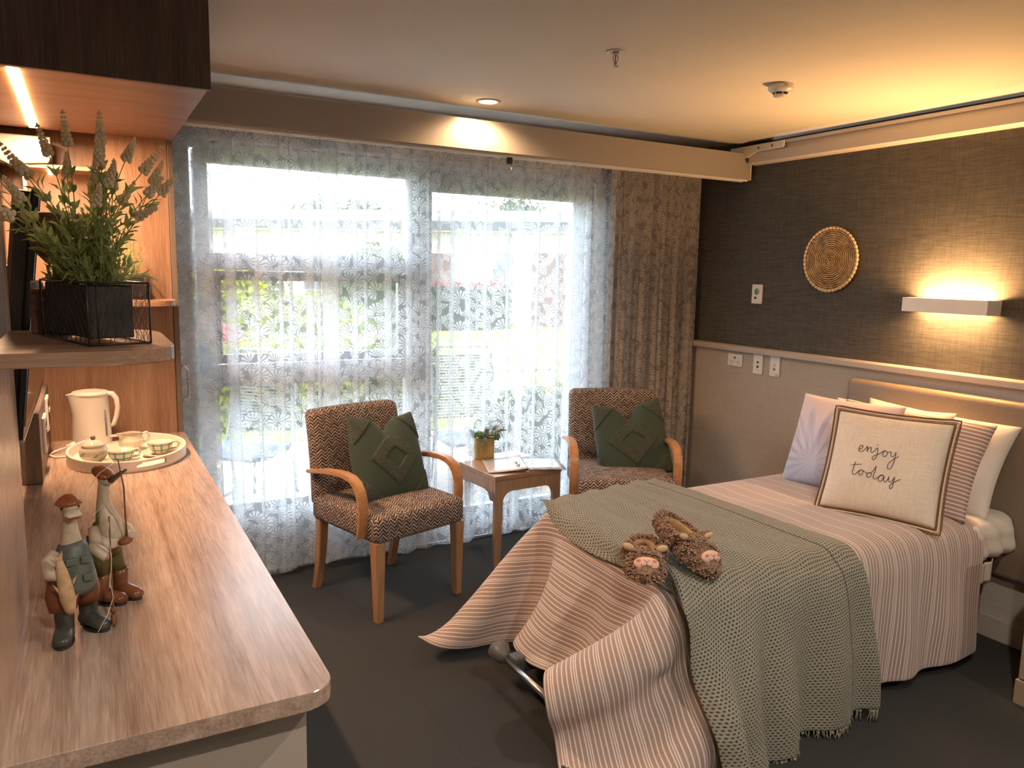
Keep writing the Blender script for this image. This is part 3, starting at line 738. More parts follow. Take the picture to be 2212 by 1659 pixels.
f_ = MB(); f_.tube([(-.034, -.046, .172), (-.031, -.048, .150), (-.028, -.050, .125), (-.024, -.050, .095), (-.020, -.048, .070), (-.018, -.046, .060)], [(.006, .004), (.010, .006), (.013, .008), (.014, .008), (.010, .006), (.003, .003)], 14)
for zz_, w_ in ((.118, -1), (.090, 1), (.128, 1)): f_.prism([(-.027+w_*.012, zz_), (-.027+w_*.022, zz_+.012), (-.027+w_*.013, zz_-.008)], -.052, -.048, 'Y')
f_.prism([(-.034, .168), (-.046, .186), (-.036, .180), (-.028, .190), (-.029, .168)], -.049, -.044, 'Y'); f_.build('held_fish', FISH, t)
m = MB(); m.tube([(.058, -.036, .008), (.058, -.034, .08), (.059, -.032, .15), (.061, -.030, .235)], [.0024, .0022, .002, .0017], 8); m.box((.053, -.041, .012), (.064, -.031, .034), .003); m.ball((.058, -.036, .042), .006); m.build('fishing_rod', TWIG, t)
m = MB(); m.tube([(.061, -.030, .232), (.056, -.034, .20), (.060, -.036, .15), (.055, -.036, .10), (.058, -.04, .07), (.04, -.06, .045), (.018, -.075, .022)], .0006, 5); m.build('fishing_line', NYLON, t)
# duck 2 (olive overalls)
t = thing('duck_figurine', 'carved duck angler in olive overalls and red beret with upturned bill', 'figurine', (.014, 1.835, DZ), .75)
boot(t, -.022, .004, .15, BOOTB, .062, .05); boot(t, .024, -.006, -.1, BOOTB, .062, .05)
m = MB(); m.tube([(-.020, .004, .058), (-.018, .006, .085), (-.010, .008, .115), (0, .010, .140)], [.018, .020, .026, .034], 20); m.tube([(.022, -.004, .058), (.018, .002, .085), (.010, .006, .115), (0, .010, .140)], [.018, .020, .026, .034], 20)
m.tube([(0, .010, .105), (0, .008, .130), (0, .004, .155), (0, .002, .172)], [(.030, .032), (.034, .036), (.030, .030), (.024, .024)], 24); m.tube([(-.026, -.004, .178), (-.020, .0, .200), (.0, .018, .206), (.020, .0, .200), (.026, -.006, .178)], .0035, 8); m.build('overalls', OLIVE, t)
m = MB(); m.tube([(0, -.010, .128), (0, -.014, .150), (0, -.006, .180), (0, .002, .205), (0, .004, .230), (0, .002, .252), (0, -.003, .266)], [(.022, .024), (.026, .028), (.024, .026), (.017, .018), (.0125, .0125), (.0115, .0115), (.013, .013)], 20); m.build('neck', CREAMD, t)
m = MB(); m.ball((0, -.008, .272), .0165, (1, 1.15, .88)); m.build('head', CREAMD, t)
m = MB(); m.tube([(0, -.020, .272), (0, -.036, .280), (0, -.052, .292), (0, -.060, .298)], [(.0085, .011), (.005, .010), (.004, .011), (.002, .006)], 14); m.build('bill', plain('olive brown bill', (.12, .085, .04), .25), t)
m = MB(); [m.ball((sx*.0135, -.016, .276), .0026) for sx in (-1, 1)]; m.build('eye', BLACK, t)
m = MB(); m.ball((0, -.001, .284), .022, (.95, 1.25, .52), mat=Matrix.Rotation(.42, 4, 'X')); m.build('beret', ORB, t)
m = MB(); m.tube([(-.030, .004, .170), (-.042, -.012, .150), (-.030, -.034, .138), (-.010, -.042, .138)], [.010, .014, .014, .009], 14); m.build('wing', CREAMD, t); m = MB(); m.tube([(.028, .004, .170), (.038, -.018, .150), (.026, -.040, .140), (.012, -.046, .140)], [.010, .013, .013, .009], 14); m.build('wing', CREAMD, t)
m = MB(); m.ball((0, -.052, .140), .011, (1.8, 1, .8)); m.build('reel', BOOTB, t)
m = MB(); m.tube([(.004, -.052, .135), (.000, -.054, .20), (-.004, -.058, .26), (-.008, -.050, .322)], [.002, .0018, .0016, .0013], 8); m.build('fishing_rod', TWIG, t)
m = MB(); m.tube([(-.008, -.050, .320), (-.040, -.030, .296), (-.064, -.02, .262), (-.068, -.02, .225), (-.052, -.02, .206), (-.02, -.01, .214), (.02, .02, .225), (.036, .03, .216)], .0006, 5); m.build('fishing_line', NYLON, t)
m = MB(); m.tube([(.030, .030, .212), (.032, .034, .190), (.032, .036, .160), (.030, .036, .115)], [(.004, .004), (.012, .006), (.010, .006), (.003, .003)], 12); m.prism([(.026, .208), (.018, .228), (.032, .220), (.042, .230), (.038, .208)], .028, .034, 'Y'); m.build('caught_fish', OLIVE, t)

# ------------------------------------------------------------------ shelf things
WIRE = plain('dark rusty wire', (.055, .045, .045), .45, .6)
LINER = noisy('dark slate liner', (.022, .020, .022), (.045, .038, .036), 30, .5)
def basket(t, w=.098, l=.25, h=.108, gap=.014):
    cyy = l/2
    m = MB(); m.box((0, gap*.4, .012), (w-.024, l-gap, h-.004), .002); lin = m.build('liner', LINER, t)
    m = MB(); c = [(-.004, -.004), (w, -.004), (w, l), (-.004, l)]
    for zz_ in (.002, h): m.tube([(*p, zz_) for p in c], .0019, 6, closed=True)
    for p in c: m.tube([(*p, .002), (*p, h)], .0017, 6)
    m.tube([(w*.12, -.004, .002), (w*.12, -.004, h)], .0012, 6); m.build('wire_frame', WIRE, t)
    m = MB(); hx, hz = .0125, .0145
    def side(p0, p1):
        p0 = Vector((*p0, 0)); p1 = Vector((*p1, 0)); L_ = (p1-p0).length; d = (p1-p0)/L_; nn = int(L_/hx)
        for i in range(nn):
            pts = []
            for k in range(int(h/hz*2)+1):
                s = 1 if (k % 4) in (1, 2) else 0
                if i % 2: s = 1-s
                pts.append(p0+d*(hx*(i+.25+.5*s))+Vector((0, 0, min(k*hz/2, h))))
            m.tube(pts, .0006, 4, cap=False)
    for a in range(4): side(c[a], c[(a+1) % 4])
    m.build('chicken_wire', WIRE, t)
t = thing('lavender_basket', 'white flowering lavender in a wire basket on the near shelf', 'potted plant', (.004, 1.492, 1.4105), .306)
basket(t)
ST = noisy('lavender green', (.20, .27, .09), (.44, .50, .25), 40, .6)
def glowy(name, c1, c2, sc, fr):
    n = NT(name); c = n.ramp(n.noise(n.coord('Object'), sc, 3), [(.3, c1), (.7, c2)])
    df = n.nd('BsdfDiffuse', {'Color': c}); tl = n.nd('BsdfTranslucent', {'Color': c}); ms = n.nd('MixShader', {0: fr}); n.t.links.new(df.outputs[0], ms.inputs[1]); n.t.links.new(tl.outputs[0], ms.inputs[2]); n.t.links.new(ms.outputs[0], n.out.inputs[0]); return n.m
FL = glowy('cream blossom', (.90, .78, .56), (.97, .88, .70), 40, .35)
ST = glowy('lavender leaf', (.26, .34, .11), (.52, .58, .28), 40, .4)
def leafq(m, p, d, L_, w, nrm):
    d = d.normalized(); s = d.cross(nrm).normalized(); up = s.cross(d)
    a = p; mid = p+d*L_*.5+up*L_*.10; tip = p+d*L_-up*L_*.06
    v = [m.bm.verts.new(x) for x in (a, a+d*L_*.25+s*w*.8, mid+s*w, p+d*L_*.8+s*w*.6, tip, p+d*L_*.8-s*w*.6, mid-s*w, a+d*L_*.25-s*w*.8)]
    c1 = m.bm.verts.new(mid-up*w*.5)
    for i in range(8):
        f = m.bm.faces.new((c1, v[i], v[(i+1) % 8])); f.smooth = True
def spray(m, base, top, bendv, nl, r=.0011, leafL=.022, leafw=.0028, a=0.0, b=1.0):
    pts = []
    for k in range(9):
        q = k/8; p = base.lerp(top, q)+bendv*(4*q*(1-q)); pts.append(p)
    m.tube(pts, [r*(1-.4*k/8) for k in range(9)], 5)
    for i in range(nl):
        q = a+(b-a)*(i+.5)/nl; k = min(int(q*8), 7); p = pts[k].lerp(pts[k+1], q*8-k); tt = (pts[k+1]-pts[k]).normalized()
        ph = rnd.uniform(0, 2*PI); o_ = tt.orthogonal().normalized(); sd = Matrix.Rotation(ph, 3, tt) @ o_
        for sgn in (1, -1):
            leafq(m, p, sd*sgn*.8+tt*.9, leafL*rnd.uniform(.7, 1.3), leafw*rnd.uniform(.8, 1.3), tt)
    return pts
lr = random.Random(3)
tops = [(.0, .055, .352), (.028, .02, .32), (-.02, .10, .338), (-.07, .10, .30), (-.10, .12, .27), (.045, .05, .36), (.055, .06, .342), (.052, .10, .30), (.02, .13, .31), (.04, .02, .285),
        (.095, .03, .336), (.118, .045, .315), (.085, .10, .29), (.115, .12, .265), (.128, .03, .275), (.140, .06, .30), (.155, .04, .28), (.07, .16, .28), (-.09, .05, .25), (-.13, .06, .235), (-.115, .0, .215), (-.12, .09, .30), (-.04, .16, .30), (.10, .0, .23), (.02, .0, .25)]
for (a, b, c_) in tops:
    m = MB(); base = Vector((lr.uniform(.01, .065), lr.uniform(.03, .21), .09)); top = Vector((a+lr.uniform(-.006, .006), b+lr.uniform(-.02, .02), c_))
    # local axes are turned back so the spray leans as wanted in the room
    bd = Vector((lr.uniform(-.012, .012), lr.uniform(-.01, .01), lr.uniform(-.005, .02)))
    pts = spray(m, base, top, bd, 7, .0012, .030, .0042, .1, .82)
    o = m.build('stem', ST, t)
    m = MB(); d = (pts[-1]-pts[-2]).normalized(); L_ = lr.uniform(.038, .052); nb = 8
    for k in range(nb):
        q = k/(nb-1); p = pts[-1]+d*(q*L_-.012); rr = .0070*(1-q*.60)
        o_ = d.orthogonal().normalized()
        for j in range(4):
            sd = Matrix.Rotation(j*PI/2+k*.8, 3, d) @ o_
            m.ball(p+sd*rr*.9, rr*.62, (1, 1, 1.2), 7, 5)
    m.ball(pts[-1]+d*(L_-.010), .002, (1, 1, 2), 6, 5)
    m.build('blossom_spike', FL, o)
m = MB()
for k in range(95):
    base = Vector((lr.uniform(.0, .07), lr.uniform(.01, .235), .10)); a = lr.uniform(0, 2*PI); rr = lr.uniform(.0, .06)
    top = Vector((base.x+rr*cos(a)+.01, base.y+rr*sin(a), .10+lr.uniform(.03, .15)-rr*.5)); spray(m, base, top, Vector((0, 0, lr.uniform(0, .01))), 6, .0009, .024, .0024)
m.build('foliage', ST, t)
m = MB()
for k in range(60): m.ball((lr.uniform(-.01, .08), lr.uniform(.0, .24), .12+lr.uniform(.0, .12)), .0024, (1, 1, 1), 6, 4)
m.build('small_buds', FL, t)
t = thing('lavender_basket', 'small wire basket of greenery on the far wardrobe shelf', 'potted plant', (.135, 3.46, 1.4105), .05)
basket(t, .10, .16, .095)
m = MB()
for k in range(26):
    base = Vector((lr.uniform(.0, .07), lr.uniform(.01, .14), .08)); top = base+Vector((lr.uniform(-.04, .04), lr.uniform(-.03, .03), lr.uniform(.04, .16))); spray(m, base, top, Vector((0, 0, 0)), 5, .0009, .022, .0024)
m.build('foliage', ST, t)
CARV = NT('carved wood'); v = CARV.coord('Object', (1, 1, 7)); f = CARV.noise(v, 40, 4, .7)
CARV.P(CARV.ramp(f, [(.35, (.10, .045, .025)), (.5, (.26, .15, .10)), (.65, (.40, .26, .19))]), .6); CARV.bump(f, .6, .002); CARV = CARV.m
t = thing('carved_bowl', 'rough carved wooden bowl on a dark stand behind the lavender', 'bowl', (-.045, 1.775, 1.4105), (0, 0, 0))
m = MB(); m.lathe([(0, .136), (.018, .138), (.038, .160), (.052, .190), (.062, .226), (.066, .232), (.062, .234), (.055, .222), (.035, .175), (0, .150)], n=36, sx=1.0, sy=1.0); m.build('bowl', CARV, t)
m = MB(); m.tube([(0, 0, .004), (0, 0, .14)], .007, 12); m.lathe([(0, 0), (.03, 0), (.03, .006), (.008, .010)], n=24); m.build('stand', BLACK, t)
t = thing('wooden_canister', 'small brown wooden canister with white lid left of the lavender basket', 'canister', (-.084, 1.80, 1.4105))
bx('box', (-.013, -.013, 0), (.017, .017, .088), plain('brown wood box', (.16, .055, .03), .4), t, .002)
m = MB(); m.lathe([(0, .089), (.011, .089), (.011, .100), (.009, .104), (0, .105)], (0, 0, 0), 24); m.build('lid', WHITE, t)
# ------------------------------------------------------------------ curtains
def fan_mask(n, uv, cell=.078):
    """palm-fan print: two offset layers of fans on jittered cells, returns 0..1"""
    outs = []
    for off, rr in (((0, 0, 0), .50), ((.53, .47, 0), .36)):
        mp = n.nd('Mapping', {'Vector': uv, 'Scale': (1/cell, 1/cell, 0), 'Location': off})
        vo = n.nd('TexVoronoi', {'Vector': mp.outputs[0], 'Scale': 1.0, 'Randomness': .55}, voronoi_dimensions='2D')
        d = n.nd('VectorMath', {0: mp.outputs[0], 1: vo.outputs['Position']}, operation='SUBTRACT')
        cs = n.sep(vo.outputs['Color'])
        rot = n.nd('VectorRotate', {'Vector': d.outputs[0], 'Angle': n.ma('MULTIPLY_ADD', cs[0], 3.6, -1.8)}, rotation_type='Z_AXIS')
        s = n.sep(rot.outputs[0])
        y = n.ma('ADD', s[1], .22*rr/.5)
        a = n.ma('ARCTAN2', s[0], y)                  # 0 = up
        r = n.ma('SQRT', n.ma('ADD', n.ma('MULTIPLY', s[0], s[0]), n.ma('MULTIPLY', y, y)))
        aa = n.ma('ABSOLUTE', a)
        lim = n.ma('LESS_THAN', aa, 1.85)
        blade = n.ma('ABSOLUTE', n.ma('SUBTRACT', n.ma('FRACT', n.ma('MULTIPLY', a, 2.15)), .5))  # 0 centre .. .5 gap
        rim = n.ma('SUBTRACT', rr*1.28, n.ma('MULTIPLY', n.ma('MULTIPLY', blade, blade), .55*rr/.5))
        inr = n.ma('LESS_THAN', r, rim)
        wid = n.ma('LESS_THAN', blade, n.ma('MULTIPLY_ADD', r, .22, .24))
        core = n.ma('GREATER_THAN', r, .06)
        outs.append(n.ma('MULTIPLY', n.ma('MULTIPLY', lim, inr), n.ma('MULTIPLY', wid, core)))
    return n.ma('MAXIMUM', outs[0], outs[1])
def curtain_mat(name, base, motif, t_base, t_motif, trans=0.5, warm=None):
    n = NT(name); uv = n.coord('UV'); k = fan_mask(n, uv)
    c = n.mix(k, base, motif)
    weave = n.noise(uv, 900, 1, .5)
    alpha = n.ma('ADD', n.ma('MULTIPLY', k, t_motif), t_base)
    # threads seen edge-on close up: fold flanks pass less light
    lw = n.nd('LayerWeight', {'Blend': .5}); fac = n.ma('POWER', lw.outputs['Facing'], 3)
    alpha = n.ma('MULTIPLY', alpha, n.ma('SUBTRACT', 1, n.ma('MULTIPLY', fac, .9)))
    df = n.nd('BsdfDiffuse', {'Color': c}); tl = n.nd('BsdfTranslucent', {'Color': c}); tr = n.nd('BsdfTransparent', {'Color': (1, 1, 1, 1)})
    m1 = n.nd('MixShader', {0: trans}); n.t.links.new(df.outputs[0], m1.inputs[1]); n.t.links.new(tl.outputs[0], m1.inputs[2])
    m2 = n.nd('MixShader', {0: alpha}); n.t.links.new(m1.outputs[0], m2.inputs[1]); n.t.links.new(tr.outputs[0], m2.inputs[2])
    n.t.links.new(m2.outputs[0], n.out.inputs[0]); return n.m
SHEER = curtain_mat('patterned sheer', (.70, .73, .78), (.89, .92, .95), .68, -.33, .66)
DRAPE = curtain_mat('patterned drape', (.47, .44, .43), (.76, .73, .71), .03, .01, .5)
def curtain(name, label, prof_t, prof_b, z1, z0, mat, nz=40, wob=.006, seed=1, hem=.012, group=None):
    """prof: list (x, y, s) same length top / bottom"""
    r_ = np.random.RandomState(seed)
    pt = np.array(prof_t); pb = np.array(prof_b); n_ = len(pt)
    m = MB(); P = np.zeros((n_, nz, 3)); UV = np.zeros((n_, nz, 2))
    ph = r_.uniform(0, 6.28, 4)
    for j in range(nz):
        v = j/(nz-1); w = v**.8
        q = pt*(1-w)+pb*w
        z = z1+(z0-z1)*v
        P[:, j, 0] = q[:, 0]+wob*np.sin(q[:, 0]*9+v*3+ph[0])*w
        P[:, j, 1] = q[:, 1]+wob*np.sin(q[:, 0]*23+v*4.3+ph[1])*w
        P[:, j, 2] = z+(hem*np.sin(q[:, 0]*7+ph[2])*v**6)+hem*.6*np.sin(q[:, 0]*31+ph[3])*v**12
        UV[:, j, 0] = pt[:, 2]; UV[:, j, 1] = z
    m.arr(P, UV); o = m.build(name, mat, recalc=False); tag(o, label, 'curtain', group); return o
def pleat_profile(x0, x1, y, folds, amp, lam, depth=.014, step=.012, seed=2, spread=1.0, shift=0.0):
    """folds: list (x, overlap width). z-folds laid between gently waving spans"""
    r_ = random.Random(seed); pts = []; s = 0
    def add(x, yy):
        nonlocal s
        if pts: s += math.hypot(x-pts[-1][0], yy-pts[-1][1])
        pts.append((x, yy, s))
    X = x0; fs = sorted(folds)
    def wave(x): return amp*sin(2*PI*x/lam+seed)+amp*.5*sin(2*PI*x/(lam*.37)+2*seed)
    for fx, w in fs+[(x1, 0)]:
        fx2 = fx+(0 if w == 0 else shift); w = w*spread
        xe = fx2+w/2 if w else x1; nn = max(3, int(abs(fx-X)/step))
        nn = CNT.setdefault((round(fx, 4), seed), nn)
        xs = pts[-1][0] if pts else X
        yb = 0
        for k in range(0 if not pts else 1, nn+1):
            q = k/nn; x = xs+(xe-xs)*q; add(x, y+wave(x)-depth*sin(PI*q)*.0)
        if w:
            yy = y+wave(xe)
            for q in (.0, .5, 1.0): add(xe+.003*sin(PI*q), yy+depth*.5*q)
            for q in (.2, .4, .6, .8, 1.0): add(xe-w*q, yy+depth*.5+.002*sin(PI*q))
            for q in (.5, 1.0): add(xe-w-.003*sin(PI*q), yy+depth*(.5+.5*q))
            for q in (.2, .4, .6, .8, 1.0): add(xe-w*(1-q), yy+depth*(1-.6*q))
        X = fx
    return pts
CNT = {}
sheer_folds = [(.475, .07), (.60, .030), (.715, .006), (.825, .010), (.875, .008), (.975, .022), (1.02, .008), (1.072, .055), (1.205, .010), (1.262, .007), (1.372, .022), (1.485, .020), (1.60, .012), (1.665, .006), (1.735, .012), (1.83, .016), (1.945, .010), (2.07, .008), (2.155, .028), (2.285, .007), (2.405, .012), (2.50, .03), (2.56, .05), (2.63, .03), (2.70, .05), (2.78, .04), (2.86, .04)]
pt_ = pleat_profile(.345, 3.02, 3.835, sheer_folds, .008, .33, seed=2, spread=1.35)
pb_ = pleat_profile(.345, 3.02, 3.815, sheer_folds, .022, .33, seed=2, spread=1.6)
curtain('sheer_curtain', 'long white fan-patterned sheer curtain across the window and glass door', pt_, pb_, 2.26, .035, SHEER, 44, .008, 4)
drape_folds = [(2.78+.052*k, .030) for k in range(12)]
pt_ = pleat_profile(2.72, 3.415, 3.775, drape_folds, .010, .13, .03, seed=5)
pb_ = pleat_profile(2.72, 3.415, 3.765, drape_folds, .020, .13, .045, seed=5)
curtain('drape', 'taupe fan-patterned drape gathered beside the grey wall', pt_, pb_, 2.26, .03, DRAPE, 30, .006, 5)
pt_ = pleat_profile(.40, .49, 3.775, [(.43, .02), (.465, .02)], .006, .1, .02, seed=8)
t = thing('curtain_track', 'slim white curtain track on the window wall behind the rail', 'curtain track', (0, 3.82, 0))
bx('track', (.345, -.07, 2.262), (3.43, .035, 2.285), WHITE, t, .002)

# ------------------------------------------------------------------ armchairs
def m_chevron():
    n = NT('chevron upholstery'); uv = n.coord('UV'); s = n.sep(uv)
    cw = .041; ph = .0155
    u = n.ma('MULTIPLY', s[0], 1/cw)
    tri = n.ma('ABSOLUTE', n.ma('SUBTRACT', n.ma('FRACT', u), .5))         # 0..0.5
    wob = n.noise(uv, 60, 2, .5)
    v = n.ma('ADD', n.ma('MULTIPLY', s[1], 1/ph), n.ma('MULTIPLY', tri, 2.6))
    v = n.ma('ADD', v, n.ma('MULTIPLY', wob, .35))
    half = n.ma('FLOOR', n.ma('MULTIPLY', u, 2)); row = n.ma('FLOOR', v)
    wn = n.nd('TexWhiteNoise', {'Vector': n.nd('CombineXYZ', {0: half, 1: row, 2: 0}).outputs[0]}, noise_dimensions='3D')
    fr = n.ma('FRACT', v)
    band = n.ma('LESS_THAN', fr, .46)
    lightc = n.ramp(wn.outputs[0], [(0, (.62, .51, .42)), (.35, (.48, .36, .28)), (.6, (.70, .62, .55)), (.85, (.32, .23, .19))], 'CONSTANT')
    darkc = n.ramp(wn.outputs[0], [(0, (.040, .032, .042)), (.4, (.11, .08, .08)), (.7, (.055, .042, .052)), (.9, (.20, .15, .13))], 'CONSTANT')
    edge = n.ma('LESS_THAN', n.ma('ABSOLUTE', n.ma('SUBTRACT', tri, .25)), .235)
    c = n.mix(band, darkc, lightc); c = n.mix(edge, (.12, .075, .06), c)
    f = n.noise(uv, 900, 2, .6); c = n.mix(n.ma('MULTIPLY', f, .5), c, (.05, .035, .03))
    n.P(c, .9, spec=.15); n.bump(n.ma('ADD', n.ma('MULTIPLY', band, .6), f), .4, .0015); return n.m
CHEV = m_chevron()
OAK = wood('beech timber', (.30, .15, .07), (.42, .235, .12), (.52, .32, .175), 'Z', .38, 1.3, .5)
OAKARM = wood('bent beech arm', (.36, .165, .07), (.50, .25, .115), (.60, .34, .17), 'Y', .33, 1.3, .5)
def upholster(m, lo, hi, bev, crown=0, lean=0, taper=0, n=14):
    """rounded slab with a crowned face"""
    vs = m.box((lo[0], lo[1], lo[2]), (hi[0], hi[1], hi[2]), bev, 4)
    return vs
def make_armchair(label, loc, rz):
    t = thing('armchair', label, 'armchair', loc, rz, None)
    # seat: subdivided box with crowned top and slightly bowed front
    def slab(name, W_, Dp, H_, bev, fn):
        m = MB(); bm = m.bm
        bmesh.ops.create_cube(bm, size=1, matrix=Matrix.Diagonal((W_, Dp, H_, 1)))
        bmesh.ops.bevel(bm, geom=list(bm.edges), offset=bev, segments=4, profile=.5, affect='EDGES')
        bmesh.ops.subdivide_edges(bm, edges=[e for e in bm.edges if e.calc_length() > .12], cuts=7, use_grid_fill=True)
        bmesh.ops.recalc_face_normals(bm, faces=bm.faces)
        for f in bm.faces:
            nn = f.normal; a = max(range(3), key=lambda k: abs(nn[k]))
            for l in f.loops:
                c = l.vert.co; l[m.uv].uv = ((c.y, c.z), (c.x, c.z), (c.x, c.y+Dp/2+H_/2))[a]
        for v in bm.verts: v.co = fn(v.co.copy())
        for f in bm.faces: f.smooth = True
        return m.build(name, CHEV, t, recalc=False)
    def fseat(c):
        u, w = c.x/.27, c.y/.26
        if c.z > 0: c.z += .016*(1-u*u)*(1-w*w)+.006
        c.y -= .006*(1-u*u) if c.y < 0 else 0
        return Vector((c.x, c.y-.01, c.z+.418))
    slab('seat', .522, .53, .118, .030, fseat)
    def fback(c):
        u, w = c.x/.26, (c.z+.23)/.46
        if c.y < 0: c.y -= .010*(1-u*u)*max(0, 1-(w*2-1)**2)
        if c.z > .15: c.z -= .006*u*u
        k = (c.z+.23)
        return Vector((c.x, c.y+.235+.19*k*k*1.1+.02*k, c.z+.655))
    slab('backrest', .515, .085, .47, .034, fback)
    def leg(x, y0, y1, z1, s0, s1, curve=0):
        m = MB(); rings = []
        for k in range(9):
            q = k/8; z = z1*(1-q); y = y0+(y1-y0)*q+curve*q*q; h = (s0*(1-q)+s1*q)/2
            rings.append([m.bm.verts.new((x+a*h, y+b*h, z)) for a, b in ((-1, -1), (1, -1), (1, 1), (-1, 1))])
        for i in range(8):
            for k in range(4): m.bm.faces.new((rings[i][k], rings[i][(k+1) % 4], rings[i+1][(k+1) % 4], rings[i+1][k]))
        m.bm.faces.new(rings[0]); m.bm.faces.new(rings[-1])
        bmesh.ops.recalc_face_normals(m.bm, faces=m.bm.faces)
        bmesh.ops.bevel(m.bm, geom=[e for e in m.bm.edges if abs((e.verts[0].co-e.verts[1].co).z) > .01], offset=.003, segments=2, affect='EDGES')
        return m.build('leg', OAK, t)
    for sx in (-1, 1):
        leg(sx*.232, -.245, -.250, .366, .052, .034); leg(sx*.225, .215, .215, .366, .046, .034, .055)
        # bent arm
        path = [(.235, .604, .016), (.18, .612, .018), (.10, .628, .021), (.0, .640, .023), (-.07, .643, .025), (-.125, .636, .026), (-.160, .618, .026), (-.185, .588, .026), (-.198, .550, .025), (-.203, .50, .024), (-.200, .45, .021), (-.192, .41, .018), (-.185, .378, .013)]
        m = MB(); rings = []; w = .046
        for i, (y, z, th) in enumerate(path):
            a = path[max(0, i-1)]; b = path[min(len(path)-1, i+1)]
            d = Vector((0, b[0]-a[0], b[1]-a[1])).normalized(); nrm = Vector((0, -d.z, d.y))
            if nrm.z < 0 and i < 5: nrm = -nrm
            if i >= 5 and nrm.y > 0: nrm = -nrm
            c = Vector((sx*.279, y, z)); ww = w*(1 if i > 1 else .85)
            rings.append([m.bm.verts.new(c+Vector((p*ww/2, 0, 0))+nrm*(q*th/2)) for p, q in ((-1, -1), (1, -1), (1, 1), (-1, 1))])
        for i in range(len(rings)-1):
            for k in range(4): m.bm.faces.new((rings[i][k], rings[i][(k+1) % 4], rings[i+1][(k+1) % 4], rings[i+1][k])).smooth = True
        m.bm.faces.new(rings[0]); m.bm.faces.new(rings[-1])
        bmesh.ops.recalc_face_normals(m.bm, faces=m.bm.faces)
        es = [e for e in m.bm.edges if len(e.link_faces) == 2 and e.calc_face_angle() > 1.2]
        bmesh.ops.bevel(m.bm, geom=es, offset=.004, segments=2, affect='EDGES')
        m.build('armrest', OAKARM, t, autos=.9)
    return t
make_armchair('chevron armchair on the left, nearest the desk, with both front legs in view', (1.220, 3.420, 0), .295)
make_armchair('chevron armchair beside the taupe drape, behind the bed', (2.570, 3.385, 0), -.45)

# ------------------------------------------------------------------ cushions
def cushion_mesh(m, w, h, t, n=41, pinch=.07, notch=0.0, nw=.20, sq=.5, ears=.0, fn=None, lumpy=.0, seed=0, bow=0.0):
    r_ = np.random.RandomState(seed); ph = r_.uniform(0, 6.28, 6)
    def surf(u, v, s):
        e = (1-u*u)*(1-v*v); f = max(e, 0)**sq
        x = u*w/2*(1-pinch*(1-v*v)*abs(u)); y = v*h/2*(1-pinch*(1-u*u)*abs(v))
        z = s*t/2*f
        if notch and v > -0.2:
            k = ((v+.2)/1.2)**2.2; g = math.exp(-(u/nw)**2)
            y -= notch*k*g; z *= (1-.62*k*g); x *= 1-.10*k
            y += ears*k*abs(u)**1.5; 
        if lumpy: z += s*lumpy*f*(sin(3.1*u*2+ph[0])*sin(2.7*v*2+ph[1])+.6*sin(6*u+ph[2]+2*v)*.6)
        z += bow*(1-u*u)
        return x, y, z
    UV = lambda a, b: (a, b)
    for s in (1, -1):
        V = m.grid(lambda a, b: surf(a*2-1, b*2-1, s) if not (fn and s == 1) else fn(a*2-1, b*2-1, *surf(a*2-1, b*2-1, s)), n, n, flip=(s < 0), uvf=(lambda a, b: (a, b)) if s > 0 else (lambda a, b: (a*.001, b*.001)))
    bmesh.ops.remove_doubles(m.bm, verts=m.bm.verts, dist=1e-5)
    return surf
GREEN_N = NT('green cotton'); v = GREEN_N.coord('Object')
uvn = GREEN_N.coord('UV'); su = GREEN_N.sep(uvn)
au = GREEN_N.ma('ABSOLUTE', GREEN_N.ma('MULTIPLY_ADD', su[0], 2, -1)); av = GREEN_N.ma('ABSOLUTE', GREEN_N.ma('MULTIPLY_ADD', su[1], 2, -1))
dm = GREEN_N.ma('ADD', au, av)
ring = GREEN_N.ma('MULTIPLY', GREEN_N.ma('GREATER_THAN', dm, .30), GREEN_N.ma('LESS_THAN', dm, .68)); cor = GREEN_N.ma('GREATER_THAN', dm, 1.36)
inside = GREEN_N.ma('GREATER_THAN', su[0], .002)
tuft = GREEN_N.ma('MULTIPLY', GREEN_N.ma('MAXIMUM', ring, cor), inside)
fz = GREEN_N.noise(v, 190, 4, .75); fz2 = GREEN_N.noise(v, 900, 2, .5)
c = GREEN_N.mix(tuft, (.058, .082, .066), GREEN_N.ramp(fz, [(.35, (.034, .046, .038)), (.65, (.14, .16, .13))]))
GREEN_N.P(c, .9, spec=.15, Sheen_Weight=.15)
GREEN_N.bump(GREEN_N.ma('ADD', GREEN_N.ma('MULTIPLY', GREEN_N.ma('MULTIPLY', tuft, fz), 1.0), GREEN_N.ma('MULTIPLY', fz2, .06)), .9, .006)
GREEN = GREEN_N.m
def green_cushion(label, loc, rot, w=.43, h=.43, notch=.065, ears=.03, seed=1, t=.15):
    rr = random.Random(seed)
    m = MB()
    def fn(u, v, x, y, z):
        d = abs(u)+abs(v)
        k = 1 if (.30 < d < .68 or d > 1.36) and max(abs(u), abs(v)) < .985 else 0
        return (x, y, z+k*(.006+.004*rr.random()))
    cushion_mesh(m, w, h, t, 121, .05, notch, .22, .42, ears, fn)
    o = m.build('throw_cushion', GREEN, recalc=False, loc=loc, rot=rot); tag(o, label, 'cushion'); return o
green_cushion('green tufted diamond cushion on the left armchair', (1.235, 3.455, .650), (PI/2-.38, .06, .30), .42, .41, .055, .02, seed=1)
green_cushion('green tufted diamond cushion on the armchair by the drape', (2.665, 3.405, .622), (PI/2-.36, -.13, -.42), .43, .41, .075, .03, 2)

